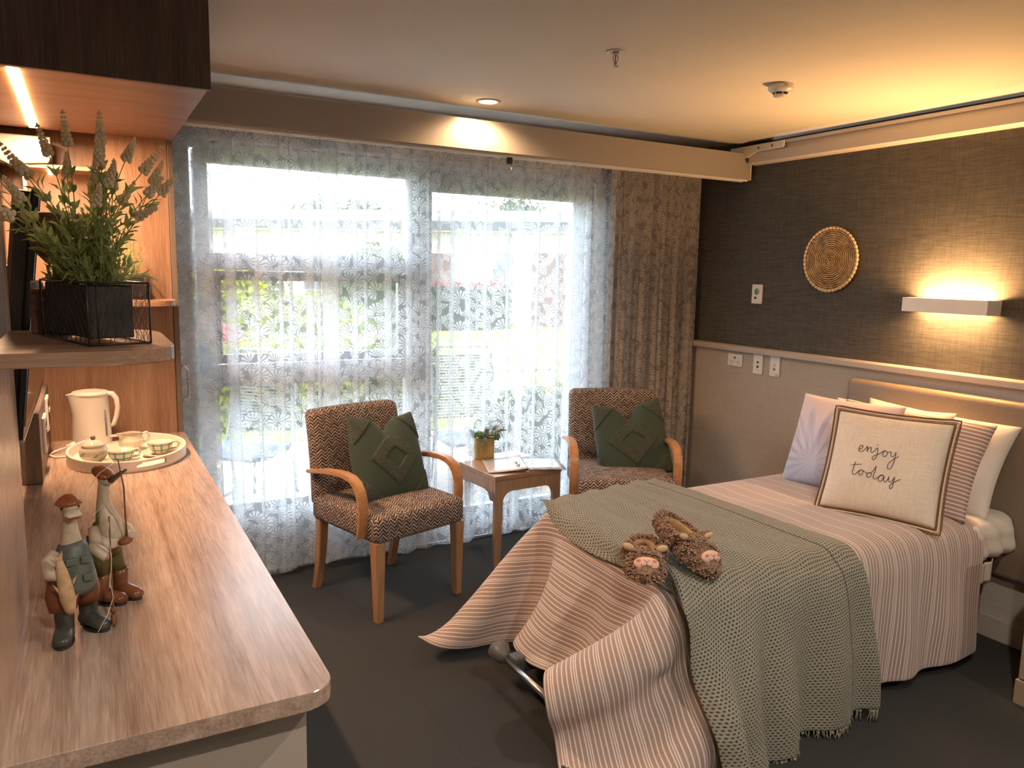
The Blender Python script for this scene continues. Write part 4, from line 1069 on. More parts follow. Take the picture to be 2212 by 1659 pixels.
# ------------------------------------------------------------------ side table
t = thing('side_table', 'square wooden side table between the two armchairs', 'side table', (2.012, 3.680, 0), .085)
TOPW = wood('oak table top', (.26, .14, .08), (.38, .23, .14), (.48, .32, .21), 'X', .3, 1.0, .5)
OAKT = wood('oak table legs', (.26, .15, .085), (.37, .235, .15), (.45, .31, .21), 'Z', .4, 1.0, .5)
h_ = .218
bx('tabletop', (-h_, -h_-.01, .474), (h_, h_+.01, .500), TOPW, t, .003)
lw_ = .05
def apron(axis, sgn):
    # frame side: apron with curved brackets merging into the legs
    m = MB(); W2 = h_-.004
    o = [(-W2, .474), (W2, .474), (W2, .0), (W2-lw_*.8, .0), (W2-lw_, .34)] + [(W2-lw_-.05+.05*cos(a), .36+.05*sin(a)) for a in [PI/2*k/6 for k in range(0, 7)]] + [(-(W2-lw_-.05)-.05*sin(a), .36+.05*cos(a)) for a in [PI/2*k/6 for k in range(0, 7)]] + [(-(W2-lw_), .34), (-(W2-lw_*.8), 0), (-W2, 0)]
    d0 = (h_+.006)*sgn; d1 = (h_+.006-.022)*sgn
    m.prism(o, min(d0, d1), max(d0, d1), 'Y' if axis == 'Y' else 'X', .002, 1)
    return m.build('leg_frame', OAKT, t)
apron('Y', -1); apron('Y', 1)
m = MB()
for sy in (-1,): pass
for sx in (-1, 1):
    m = MB(); W2 = h_-.017
    o = [(-W2, .474), (W2, .474), (W2, .36)] + [(W2-.03-.05+.05*cos(a), .36+.05*sin(a)) for a in [PI/2*k/6 for k in range(0, 7)]] + [(-(W2-.03-.05)-.05*sin(a), .36+.05*cos(a)) for a in [PI/2*k/6 for k in range(0, 7)]] + [(-W2, .36)]
    m.prism(o, min(sx*(h_-.004), sx*(h_-.026)), max(sx*(h_-.004), sx*(h_-.026)), 'X', .002, 1); m.build('apron', OAKT, t)
t = thing('succulent_pot', 'succulents in a ribbed gold pot on the side table', 'potted plant', (1.945, 3.835, .5005))
GOLD = plain('ribbed brass', (.56, .38, .14), .26, 1.0)
m = MB(); NR = 56; prof = [(.050, .0), (.053, .003), (.053, .118), (.052, .121)]
m.grid(lambda a, b: ((.0525+.0014*cos(NR*2*PI*a))*cos(2*PI*a), (.0525+.0014*cos(NR*2*PI*a))*sin(2*PI*a), .121*b), NR*4, 3, closeu=True)
m.lathe([(0, .001), (.052, .001)], n=32); m.lathe([(.0525, .121), (.049, .121), (.048, .105)], n=40); m.build('pot', GOLD, t)
m = MB(); m.lathe([(0, .110), (.049, .108)], n=24); m.build('soil', plain('dark soil', (.06, .04, .03), .9), t)
SUC = noisy('succulent green', (.06, .12, .05), (.20, .30, .14), 60, .55); SUC2 = noisy('reddish succulent', (.10, .10, .045), (.26, .22, .12), 60, .55); SUC3 = noisy('pale succulent', (.14, .22, .16), (.30, .38, .28), 60, .5)
def rosette(c, d, r, n_, mat, fat=.4, tilt=.7, nm='rosette'):
    m = MB(); d = Vector(d).normalized(); o_ = d.orthogonal().normalized()
    for k in range(n_):
        q = k/n_; a = k*2.4; tl = tilt*(1-q)+.15; L_ = r*(1-.55*q)
        sd = Matrix.Rotation(a, 3, d) @ o_; dirn = (sd*sin(tl+.5)+d*cos(tl+.5)).normalized()
        p0 = Vector(c)+d*(.002+q*r*.4); m.tube([p0, p0+dirn*L_*.5, p0+dirn*L_*.9, p0+dirn*L_], [(L_*.10, L_*.16), (L_*.14, L_*fat*.8), (L_*.10, L_*fat*.5), (.0008, .001)], 7, up=d)
    return m.build(nm, mat, t)
def branch(p0, p1, n_, mat, lf=.016, nm='sprig'):
    m = MB(); p0 = Vector(p0); p1 = Vector(p1); pts = [p0.lerp(p1, k/6)+Vector((0, 0, .008*sin(PI*k/6))) for k in range(7)]
    m.tube(pts, .0025, 6)
    for k in range(n_):
        q = k/n_; p = p0.lerp(p1, .2+.8*q)+Vector((0, 0, .008*sin(PI*q))); tt = (p1-p0).normalized(); sd = Matrix.Rotation(k*2.4, 3, tt) @ tt.orthogonal().normalized()
        dr = (sd+tt*.9).normalized(); L_ = lf*(1.1-.3*q); m.tube([p, p+dr*L_*.5, p+dr*L_], [(.002, .003), (L_*.16, L_*.30), (.0006, .001)], 6, up=tt)
    return m.build(nm, mat, t)
branch((-.02, 0, .112), (-.095, .015, .170), 22, SUC, .022); branch((-.02, -.02, .112), (-.045, -.055, .150), 14, SUC, .020)
branch((.02, .01, .112), (.088, .015, .180), 20, SUC2, .020); branch((.03, 0, .112), (.105, -.02, .155), 18, SUC2, .018); branch((.02, .03, .112), (.07, .04, .185), 16, SUC2, .018)
rosette((.045, -.035, .122), (.35, -.8, .5), .030, 22, SUC, .5); rosette((.0, -.02, .120), (0, -.3, 1), .040, 22, SUC3, .45, .9); rosette((-.03, .0, .125), (-.3, -.1, 1), .036, 20, SUC, .5)
branch((-.01, -.04, .118), (-.03, -.070, .098), 14, SUC3, .020); branch((0, -.02, .115), (.005, -.03, .165), 16, SUC3, .022)
# open magazine
PAGE = NT('magazine page'); uv = PAGE.coord('UV'); s = PAGE.sep(uv)
ln = PAGE.ma('LESS_THAN', PAGE.ma('FRACT', PAGE.ma('MULTIPLY', s[1], 46)), .42); colm = PAGE.ma('LESS_THAN', PAGE.ma('FRACT', PAGE.ma('MULTIPLY', s[0], 3.0)), .86)
bl = PAGE.ma('MULTIPLY', PAGE.ma('GREATER_THAN', s[1], .30), PAGE.ma('LESS_THAN', s[1], .93)); bl2 = PAGE.ma('MULTIPLY', PAGE.ma('GREATER_THAN', s[0], .07), PAGE.ma('LESS_THAN', s[0], .70))
fzz = PAGE.noise(uv, 90, 1, .5)
k = PAGE.ma('MULTIPLY', PAGE.ma('MULTIPLY', ln, colm), PAGE.ma('MULTIPLY', bl, bl2)); k = PAGE.ma('MULTIPLY', k, PAGE.ma('GREATER_THAN', fzz, .42))
PAGE = PAGE.P(PAGE.mix(k, (.62, .55, .52), (.42, .37, .36)), .22)
PHOTO = NT('glossy page'); PHOTO = PHOTO.P(PHOTO.ramp(PHOTO.noise(PHOTO.coord('UV'), 4, 4, .6), [(.3, (.20, .26, .36)), (.6, (.62, .68, .76))]), .12)
t_pot = t; t_pot.scale = (1.16, 1.16, 1.03)
t = thing('magazine', 'open magazine with one page curling up on the side table', 'magazine', (2.085, 3.60, .5012), .085-.42)
def pageL(a, b):   # left page, lifted and rolled at the spine side
    x = -.205+.20*a; z = .003+.022*max(0, a-.25)**1.3
    return (x, -.145+.285*b, z+.004*b)
m = MB(); m.grid(lambda a, b: (-.215+.215*a, -.15+.29*b, .001+.002*a), 6, 6); m.grid(lambda a, b: (.0+.205*a, -.14+.29*b, .0035-.002*a+.002*sin(PI*a)), 8, 6); o = m.build('right_page', PHOTO, t); solid(o, .003, 1)
def curl(a, b):
    L_ = .225*a; s0 = .16; R_ = .017
    if L_ < s0: x = -.215+L_; z = .003+.020*(L_/s0)**2
    else:
        th = (L_-s0)/R_; x = -.215+s0+R_*sin(th); z = .023+R_*(1-cos(th))*.8-.0
        z = .003+.020+R_*(1-cos(th))*.0+ -R_*(1-cos(th))*.55 if False else .023+R_*.55*(sin(th*.9))
    return (x, -.165+.29*b, z)
def curl2(a, b):
    th = a*4.2; r = .011+.0015*th
    if a < .72:
        q = a/.72; return (-.225+.205*q, -.175+.295*b+.0*q, .003+.019*q**1.7)
    q = (a-.72)/.28; th = q*3.6; return (-.020+.0105*sin(th), -.175+.295*b, .022-.0105*(1-cos(th))*.85)
m = MB(); m.grid(curl2, 40, 8); o = m.build('curled_page', PAGE, t); solid(o, .0012, 1)
INK = plain('purple ink', (.07, .05, .10), .4); m = MB()
for k in range(4):
    yy = -.12+.03*k; x = -.062+.004*sin(k*2)
    m.tube([(x-.010, yy-.004, .0195), (x, yy+.006, .021), (x+.012, yy-.002, .0232), (x+.002, yy-.008, .0215)], .0011, 5, sq=(1, .35)); m.tube([(x+.006, yy+.004, .0225), (x+.014, yy+.008, .0240)], .0016, 5)
m.build('page_drawing', INK, t)
# ------------------------------------------------------------------ bed
BX0, BX1, BY0, BY1, BZ = 1.585, 3.36, 1.70, 2.63, .595
LINEN = noisy('white linen', (.60, .56, .50), (.70, .66, .60), 8, .8, .15, .01, spec=.15)
t = thing('bed', 'single adjustable bed with tan upholstered headboard against the right wall', 'bed', (0, 0, 0))
m = MB(); m.box((BX0+.03, BY0+.02, .425), (BX1, BY1-.02, BZ-.012), .045, 4); o = m.build('mattress', LINEN, t, smooth=True)
def sheet_fn(u, v):
    th = u
    x = 3.02+.34*v; per = [(BY0+.16, BZ-.004), (BY0+.05, BZ-.002), (BY0+.01, BZ-.02), (BY0-.006, BZ-.06), (BY0-.004, .50), (BY0-.010, .455), (BY0+.010, .425), (BY0+.05, .41)]
    q = th*(len(per)-1); i = min(int(q), len(per)-2); f = q-i
    y = per[i][0]*(1-f)+per[i+1][0]*f; z = per[i][1]*(1-f)+per[i+1][1]*f
    return (x, y-.008*sin(x*60+z*30)*min(1, th*2), z)
m = MB(); m.grid(sheet_fn, 24, 24); o = m.build('fitted_sheet', LINEN, t); solid(o, .004, 0)
m = MB(); m.grid(lambda u, v: (3.10+.12*u, BY0-.008+.006*sin(u*14), .43-.085*v-.01*sin(u*3)), 14, 8); o = m.build('hanging_label_sheet', LINEN, t); solid(o, .003)
bx('base_frame', (1.72, 1.78, .27), (3.36, 2.55, .42), plain('dark bed frame', (.03, .03, .032), .5), t, .01)
m = MB(); m.tube([(1.30, 2.40, .13), (1.30, 1.97, .13)], .012, 12); m.build('foot_rail', STEEL, t)
m = MB(); m.tube([(1.30, 2.425, .150), (1.30, 2.41, .142), (1.30, 2.365, .132), (1.30, 2.345, .130)], [.030, .044, .030, .018], 16); m.build('bumper', plain('grey rubber bumper', (.10, .10, .10), .45), t)
m = MB(); m.box((1.30, 2.02, .10), (1.75, 2.09, .16), .01); m.build('foot_beam', DGREY, t); m = MB(); m.box((1.30, 2.28, .10), (1.75, 2.34, .16), .01); m.build('foot_beam', DGREY, t)
for x_, y_ in ((1.48, 2.36), (1.48, 1.92), (3.08, 1.80), (3.08, 2.45)):
    m = MB(); m.tube([(x_, y_-.022, .05), (x_, y_+.022, .05)], .05, 24); m.box((x_-.03, y_-.03, .08), (x_+.03, y_+.03, .16), .01); m.build('castor', DGREY, t)
m = MB(); m.box((2.98, 1.90, .10), (3.05, 2.36, .27), .01); m.build('lift_leg', DGREY, t)
TAN = noisy('tan vinyl', (.22, .165, .12), (.26, .20, .145), 120, .42, .2, .0008, spec=.4)
def hb(): 
    m = MB(); m.box((3.368, 1.42, .30), (3.430, 2.575, 1.062), .028, 5); return m.build('headboard', TAN, t, smooth=True)
hb()
# duvet: stripes follow the cloth's own length
n = NT('striped seersucker'); uv = n.coord('UV'); s = n.sep(uv)
wob = n.ma('MULTIPLY', n.noise(n.coord('UV', (1, 1, 1)), 7, 2, .5), .004)
u_ = n.ma('ADD', s[0], wob)
def stripe(p, w, off=0): return n.ma('LESS_THAN', n.ma('ABSOLUTE', n.ma('SUBTRACT', n.ma('FRACT', n.ma('MULTIPLY_ADD', u_, 1/p, off)), .5)), w)
st1 = stripe(.0158, .13); st2 = stripe(.079, .022, .31)
fine = n.noise(n.coord('UV', (160, 1200, 1)), 1, 2, .6)
k = n.ma('MULTIPLY', n.ma('ADD', st1, st2, clamp=True), n.ma('MULTIPLY_ADD', fine, .5, .6), clamp=True)
c = n.mix(k, n.mix(fine, (.34, .245, .22), (.41, .305, .275)), (.78, .71, .67))
n.P(c, .85, spec=.15, Sheen_Weight=.2)
cr = n.noise(n.coord('UV', (14, 3, 1)), 3, 4, .65); cr2 = n.noise(n.coord('UV', (5, 30, 1)), 3, 3, .6)
n.bump(n.ma('ADD', n.ma('ADD', n.ma('MULTIPLY', cr, 1.0), n.ma('MULTIPLY', cr2, .5)), n.ma('MULTIPLY', st1, -.1)), .5, .006)
DUVET = n.m
sp = .028
xh = 3.13; Lc = (xh-BX0)+.475; Wc = (BY1-BY0)+2*.50
nu = int(Lc/sp)+1; nv = int(Wc/sp)+1
U = np.arange(nu)*sp; Vv = np.arange(nv)*sp
P0 = np.zeros((nu, nv, 3)); P0[..., 0] = xh-U[:, None]; P0[..., 1] = (BY0-.50)+Vv[None, :]
rs = np.random.RandomState(4)
P0[..., 2] = BZ+.02+.002*rs.randn(nu, nv)
P0[..., 0] += .012*np.sin(P0[..., 1]*5)*0
def foot_push(P, it):
    # footboard end bar holds the hanging end away from the mattress
    x, y, z = P[..., 0], P[..., 1], P[..., 2]
    mk = (x > 1.345) & (x < 1.60) & (z < .13) & (y > 1.78) & (y < 2.46); P[mk, 0] = 1.345
    if it > 30:
        # the two loose corners settle splayed outward on the carpet
        k = min(1, (it-30)/60)*.25
        P[-1, 0] += (np.array([1.10, 1.72, .195])-P[-1, 0])*k; P[-1, -1] += (np.array([1.085, 2.70, .125])-P[-1, -1])*k
pm = (P0[..., 0] > BX0+.12) & (P0[..., 1] > BY0+.09) & (P0[..., 1] < BY1-.09)
pv_ = P0[pm].copy(); pv_[:, 2] = BZ+.002+.005*(1+np.sin(pv_[:, 0]*9+2*np.sin(pv_[:, 1]*5))*np.sin(pv_[:, 1]*11+pv_[:, 0]*4))
DV = drape(P0, (pm, pv_), (BX0, BY0, .0), (3.6, BY1, BZ), .055, 220, 16, .35, .6, .008, foot_push, (sp, sp), grav=4.0)
dpd = np.clip((BZ-.02-DV[..., 2])/.35, 0, 1)*(DV[..., 1] < BY0+.02)
DV[..., 1] -= dpd*.014*(1+np.sin(DV[..., 0]*17+DV[..., 2]*5+1.5*np.sin(DV[..., 0]*7)))
dpf = np.clip((BZ-.03-DV[..., 2])/.35, 0, 1)*(DV[..., 0] < BX0+.02)
DV[..., 0] -= dpf*.012*(1+np.sin(DV[..., 1]*22+DV[..., 2]*4+1.5*np.sin(DV[..., 1]*9)))
UVd = np.stack(np.meshgrid(U, Vv, indexing='ij'), -1)
m = MB(); m.arr(DV, UVd, flip=True); o = m.build('duvet', DUVET, recalc=False); tag(o, 'pink and white striped duvet draped over the bed with flared corners', 'duvet')
solid(o, .007, 1); subsurf(o, 1)

# throw blanket over the duvet
def outer_y(x, z):
    return None
gx = np.linspace(1.3, 3.2, 77); gz = np.linspace(0, .66, 34); OY = np.full((77, 34), BY0+.0)
pts_ = DV.reshape(-1, 3); sel = pts_[(pts_[:, 1] < BY0+.05)]
ix = np.clip(np.rint((sel[:, 0]-1.3)/(1.9/76)).astype(int), 0, 76); iz = np.clip(np.rint(sel[:, 2]/(.66/33)).astype(int), 0, 33)
for a, b, yy in zip(ix, iz, sel[:, 1]):
    OY[max(0, a-1):a+2, max(0, b-1):b+2] = np.minimum(OY[max(0, a-1):a+2, max(0, b-1):b+2], yy)
def throw_extra(P, it):
    a = np.clip(np.rint((P[..., 0]-1.3)/(1.9/76)).astype(int), 0, 76); b = np.clip(np.rint(P[..., 2]/(.66/33)).astype(int), 0, 33)
    lim = OY[a, b]-.030; mk = (P[..., 2] < BZ-.03) & (P[..., 1] > lim) & (P[..., 1] < BY0+.3); P[..., 1] = np.where(mk, lim, P[..., 1])
sp2 = .018; Wt = .88; Lt = 1.36; nu2 = int(Wt/sp2)+1; nv2 = int(Lt/sp2)+1
T0 = np.zeros((nu2, nv2, 3)); qa = np.linspace(0, 1, nu2)[:, None]; qb = np.linspace(0, 1, nv2)[None, :]
ystart = 2.61+.09*qa
T0[..., 1] = ystart-(Lt+.10*(1-qa)**2)*qb
T0[..., 0] = 1.585+.665*qa-.02*qb
amp_ = .010+.050*np.clip(qb-.55, 0, 1)
T0[..., 2] = BZ+.05+amp_*np.sin(qa*2*PI*5.5+1.0*np.sin(qb*3))+.003*rs.randn(nu2, nv2)
TH = drape(T0, ((slice(None), slice(0, 3)), np.concatenate([T0[:, 0:3, :2], np.full((nu2, 3, 1), BZ+.024)+0*T0[:, 0:3, 2:]], -1)), (BX0-.016, BY0-.016, 0), (3.6, BY1+.016, BZ+.020), .065, 200, 14, .10, .6, .006, throw_extra, (sp2, sp2), stretch=1.0, grav=4.0)
dep = np.clip((BZ-.01-TH[..., 2])/.40, 0, 1)*(TH[..., 1] < 2.0)
ua = np.linspace(0, 1, nu2)[:, None]
fold = np.abs(np.sin(PI*(ua*4.6+.25*np.sin(ua*5)+.12*dep)))**1.5
TH[..., 1] -= dep**.8*.050*fold
TH[..., 0] += dep*.010*np.sin(2*PI*ua*4.6)
TH[..., 2] += np.where(TH[..., 2] > BZ-.005, .006*(1+np.sin(ua*30+TH[..., 1]*3)), 0)
n = NT('sage open knit'); uv = n.coord('UV'); s = n.sep(uv)
cwx, cwy = .0130, .0098
row = n.ma('FLOOR', n.ma('MULTIPLY', s[1], 1/cwy)); off = n.ma('MULTIPLY', n.ma('MODULO', row, 2), .5)
fx = n.ma('SUBTRACT', n.ma('FRACT', n.ma('ADD', n.ma('MULTIPLY', s[0], 1/cwx), off)), .5); fy = n.ma('SUBTRACT', n.ma('FRACT', n.ma('MULTIPLY', s[1], 1/cwy)), .5)
d2 = n.ma('SQRT', n.ma('ADD', n.ma('MULTIPLY', fx, fx), n.ma('MULTIPLY', n.ma('MULTIPLY', fy, fy), 1.3)))
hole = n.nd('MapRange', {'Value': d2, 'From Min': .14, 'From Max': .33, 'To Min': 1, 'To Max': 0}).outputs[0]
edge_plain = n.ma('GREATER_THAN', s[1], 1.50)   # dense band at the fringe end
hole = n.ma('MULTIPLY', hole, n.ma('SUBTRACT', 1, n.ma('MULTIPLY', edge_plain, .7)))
yarn = n.noise(n.coord('UV', (1, 1, 1)), 320, 3, .6)
# a dark line where the border is joined
seam = n.ma('LESS_THAN', n.ma('ABSOLUTE', n.ma('SUBTRACT', s[0], .745)), .0035)
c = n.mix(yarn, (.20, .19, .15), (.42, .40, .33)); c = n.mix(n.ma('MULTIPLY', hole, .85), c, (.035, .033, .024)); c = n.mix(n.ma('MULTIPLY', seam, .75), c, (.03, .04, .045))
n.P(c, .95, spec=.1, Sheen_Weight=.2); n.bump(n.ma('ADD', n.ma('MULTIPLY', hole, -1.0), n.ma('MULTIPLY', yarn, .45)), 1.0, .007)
KNIT = n.m
UVt = np.stack(np.meshgrid(np.arange(nu2)*sp2, np.arange(nv2)*sp2, indexing='ij'), -1)
t = thing('throw_blanket', 'sage green open knit throw with fringe laid across the bed', 'throw blanket', (0, 0, 0))
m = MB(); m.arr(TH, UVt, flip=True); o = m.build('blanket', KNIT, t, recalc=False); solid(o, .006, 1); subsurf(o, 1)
m = MB(); fr = random.Random(9); YARN = noisy('sage yarn', (.17, .165, .115), (.36, .35, .27), 200, .9)
hemP = TH[:, -1]
for k in range(0, nu2-1):
    for rep in range(3):
        q = fr.random(); p = Vector(hemP[k])*(1-q)+Vector(hemP[k+1])*q
        L_ = fr.uniform(.055, .095); sway = Vector((fr.uniform(-.012, .012), fr.uniform(-.012, .004), 0))
        z_ = max(p.z-L_, .004)
        m.tube([p, p+Vector((0, -.002, -.012)), p+sway*.5+Vector((0, 0, -(p.z-z_)*.6)), Vector((p.x+sway.x, p.y+sway.y, z_))], [.0024, .0019, .0016, .0013], 5)
    if k % 2 == 0: m.ball(Vector(hemP[k])+Vector((0, -.003, -.006)), .0055, (1, 1, 1), 8, 6)
m.build('fringe', YARN, t)

# ------------------------------------------------------------------ pillows
def place(o, bottom, xd, lean, h, roll=0, sink=0.0):
    X = Vector((*xd, 0)).normalized(); nh = X.cross(Vector((0, 0, 1))); up = Vector((0, 0, 1))
    Y = up*cos(lean)-nh*sin(lean); Z = nh*cos(lean)+up*sin(lean)
    if roll: 
        X, Y = X*cos(roll)+Y*sin(roll), Y*cos(roll)-X*sin(roll)
    c = Vector(bottom)+ (up*cos(lean)-nh*sin(lean))*(h/2-sink)
    M_ = Matrix(((X.x, Y.x, Z.x, c.x), (X.y, Y.y, Z.y, c.y), (X.z, Y.z, Z.z, c.z), (0, 0, 0, 1)))
    o.matrix_world = M_
def pillow(label, w, h, th, mat, bottom, xd, lean, name='pillow', seed=0, pinch=.06, roll=0, n_=45, lumpy=.008, sq=.45, cat='pillow'):
    m = MB(); surf = cushion_mesh(m, w, h, th, n_, pinch, 0, .2, sq, 0, None, lumpy, seed)
    o = m.build(name, mat, recalc=False); tag(o, label, cat); place(o, bottom, xd, lean, h, roll, .012); return o, surf
SATIN = noisy('white pillowcase', (.66, .60, .54), (.74, .68, .62), 6, .6, .25, .01, spec=.3)
pillow('plain white pillow at the right, leaning on the headboard behind the striped one', .70, .42, .16, SATIN, (3.19, 2.065, .600), (.04, -1), .42, seed=3, roll=-.03)
pillow('pale pillow behind the leaf-print pillow, its top corner peeking above', .60, .41, .15, SATIN, (3.165, 2.25, .600), (.02, -1), .34, seed=5, roll=.03)
n = NT('striped pillowcase'); uv = n.coord('Object'); s = n.sep(uv)
a_ = n.ma('ABSOLUTE', n.ma('SUBTRACT', n.ma('FRACT', n.ma('MULTIPLY', n.ma('ADD', s[1], n.ma('MULTIPLY', n.noise(uv, 6, 2), .006)), 1/.0165)), .5))
k = n.ma('LESS_THAN', a_, .14); f = n.noise(n.coord('Object', (900, 120, 1)), 1, 2)
n.P(n.mix(k, n.mix(f, (.34, .22, .19), (.42, .29, .25)), (.78, .68, .62)), .85, spec=.15); n.bump(n.noise(n.coord('Object', (3, 3, 3)), 5, 4, .6), .35, .01); STRP = n.m
pillow('pink striped pillow behind the lettered cushion, matching the duvet', .68, .42, .16, STRP, (3.01, 2.050, .612), (.07, -1), .40, seed=7, roll=-.02)
# leaf print pillow: a cool to pink wash with translucent palm blades
n = NT('leaf wash pillow'); uv = n.coord('UV'); s = n.sep(uv)
base = n.ramp(n.ma('ADD', n.ma('MULTIPLY', s[1], .8), n.ma('MULTIPLY', n.noise(uv, 2, 2), .25)), [(.15, (.40, .46, .62)), (.45, (.56, .55, .66)), (.8, (.72, .58, .58))])
tot = None
for (cx, cy, fr_, ph_) in ((.30, .22, 2.4, .0), (.36, .27, 2.9, 1.3)):
    dx = n.ma('SUBTRACT', s[0], cx); dy = n.ma('SUBTRACT', s[1], cy); a = n.ma('ARCTAN2', dx, dy); r = n.ma('SQRT', n.ma('ADD', n.ma('MULTIPLY', dx, dx), n.ma('MULTIPLY', dy, dy)))
    bl = n.ma('ABSOLUTE', n.ma('SUBTRACT', n.ma('FRACT', n.ma('MULTIPLY_ADD', a, fr_, ph_)), .5))
    wd = n.ma('MULTIPLY', n.ma('SINE', n.ma('MULTIPLY', n.ma('MINIMUM', r, .62), 5.0)), .22)
    kk = n.ma('MULTIPLY', n.ma('LESS_THAN', bl, wd), n.ma('LESS_THAN', r, .62)); tot = kk if tot is None else n.ma('ADD', tot, kk)
n.P(n.mix(n.ma('MULTIPLY', tot, .38), base, (.36, .36, .50)), .7, spec=.2, Sheen_Weight=.2); n.bump(n.noise(n.coord('Object'), 9, 4, .6), .3, .008); LEAFP = n.m
o, _ = pillow('blue and pink leaf-print pillow at the left, with a pale tassel corner', .50, .44, .15, LEAFP, (2.895, 2.265, .612), (.09, -1), .36, name='pillow', seed=2, roll=.02)
m = MB(); r5 = random.Random(5)
for k in range(26):
    a = r5.uniform(0, 2*PI); q = r5.uniform(.006, .026); m.ball((-.255-.012+q*cos(a)*.9, -.232+q*sin(a)*.6, .01*r5.uniform(-1, 1)), .007, (1, .7, .6), 8, 5)
o2 = m.build('tassel', SATIN, o)
# lettered cushion
n = NT('cream slub linen'); v = n.coord('UV', (1, 1, 1)); a = n.noise(n.coord('UV', (6, 190, 1)), 1, 3, .6); b = n.noise(n.coord('UV', (190, 6, 1)), 1, 3, .6)
f = n.ma('MULTIPLY', n.ma('ADD', a, b), .5); n.P(n.ramp(f, [(.35, (.60, .50, .42)), (.6, (.78, .69, .60))]), .85, spec=.15); n.bump(f, .5, .0015); SLUB = n.m
W_, H_, T_ = .440, .420, .155
m = MB(); surf = cushion_mesh(m, W_, H_, T_, 61, .045, 0, .2, .42, 0, None, .004, 11)
o = m.build('throw_cushion', SLUB, recalc=False); tag(o, 'cream cushion lettered enjoy today with brown crochet edging', 'cushion')
place(o, (2.735, 1.905, .622), (.343, -.94), .40, H_, 0, .012); CUSH = o
BRN = noisy('brown crochet yarn', (.12, .055, .025), (.24, .125, .06), 300, .9); CRM = plain('cream crochet loops', (.62, .54, .42), .9)
per = []; NP = 45
for k in range(NP): per.append((-1+2*k/NP, -1))
for k in range(NP): per.append((1, -1+2*k/NP))
for k in range(NP): per.append((1-2*k/NP, 1))
for k in range(NP): per.append((-1, 1-2*k/NP))
def rimp(p, off, z=0):
    x, y, _ = surf(p[0], p[1], 1); r = math.hypot(p[0], p[1])
    nx = p[0] if abs(p[0]) >= .999 else p[0]*0; ny = p[1] if abs(p[1]) >= .999 else 0
    L_ = math.hypot(nx, ny) or 1; return Vector((x+nx/L_*off*(1.3 if L_ > 1.2 else 1), y+ny/L_*off*(1.3 if L_ > 1.2 else 1), z))
m = MB(); m.tube([rimp(p, .000) for p in per], .0052, 7, closed=True); m.tube([rimp(p, .0195) for p in per], .0036, 7, closed=True); m.build('crochet_edging', BRN, o)
m = MB(); pts = []
for i, p in enumerate(per):
    q = per[(i+1) % len(per)]; pts.append(rimp(p, .002, .002)); mid = ((p[0]+q[0])/2, (p[1]+q[1])/2); pts.append(rimp(mid, .0185, .002))
m.tube(pts, .0017, 5, closed=True); m.build('crochet_loops', BRN, o)
m = MB(); pts = [rimp(p, .0105, 0) for p in per]; m.tube(pts, .0085, 6, closed=True, sq=(1, .45), up=(0, 0, 1)); m.build('crochet_lining', CRM, o)
# lettering, one continuous hand per word
quad = [(575, 372), (1388, 460), (1288, 1182), (440, 1015)]   # face corners in the drawing space of the strokes: TL TR BR BL
def hom(src, dst):
    A = []; 
    for (x, y), (u, v) in zip(src, dst): A += [[x, y, 1, 0, 0, 0, -u*x, -u*y, -u], [0, 0, 0, x, y, 1, -v*x, -v*y, -v]]
    _, _, Vt = np.linalg.svd(np.array(A, float)); return Vt[-1].reshape(3, 3)
HM = hom(quad, [(-1, 1), (1, 1), (1, -1), (-1, -1)])
def face(p):
    q = HM @ np.array([p[0], p[1], 1]); u, v = q[0]/q[2], q[1]/q[2]; x, y, z = surf(u, v, 1); return Vector((x, y, z+.0012))
def smooth(pts, n_=5):
    out = []; P = [Vector((*p, 0)) for p in pts]
    for i in range(len(P)-1):
        p0, p1, p2, p3 = P[max(0, i-1)], P[i], P[i+1], P[min(len(P)-1, i+2)]
        for k in range(n_):
            s = k/n_; out.append(.5*((2*p1)+(p2-p0)*s+(2*p0-5*p1+4*p2-p3)*s*s+(3*p1-p0-3*p2+p3)*s**3))
    out.append(P[-1]); return [(p.x, p.y) for p in out]
W1 = [(740, 655), (758, 650), (771, 638), (768, 627), (754, 628), (744, 643), (742, 658), (752, 670), (770, 668), (790, 652), (806, 634), (807, 645), (803, 672), (814, 652), (828, 641), (835, 648), (832, 668), (840, 679), (858, 668), (876, 648), (882, 656), (879, 690), (867, 718), (852, 727), (843, 716), (858, 700), (888, 690), (912, 678), (926, 668), (940, 668), (950, 680), (944, 698), (930, 706), (918, 696), (921, 680), (936, 668), (952, 678), (972, 672), (976, 680), (974, 696), (984, 706), (1000, 697), (1011, 674), (1003, 720), (989, 762), (968, 787), (953, 778), (960, 752), (986, 729), (1030, 703)]
W2 = [(724, 738), (712, 770), (702, 805), (708, 824), (726, 822), (750, 802), (768, 795), (780, 804), (778, 820), (764, 830), (751, 822), (753, 806), (770, 796), (792, 806), (812, 818), (826, 814), (842, 820), (836, 836), (820, 844), (808, 834), (814, 818), (838, 814), (862, 790), (875, 768), (868, 800), (856, 830), (856, 852), (870, 855), (890, 842), (908, 828), (926, 832), (920, 858), (902, 872), (889, 862), (894, 842), (914, 830), (930, 836), (927, 862), (938, 876), (956, 858), (966, 838), (962, 862), (974, 876), (992, 864), (1006, 842), (998, 880), (988, 914), (974, 920), (970, 902), (988, 884), (1018, 870), (1048, 856)]
INKB = plain('dark thread', (.07, .045, .045), .7)
m = MB(); m.tube([face(p) for p in smooth(W1)], .00125, 6); m.ball(face((880, 627)), .002); m.build('lettering', INKB, o)
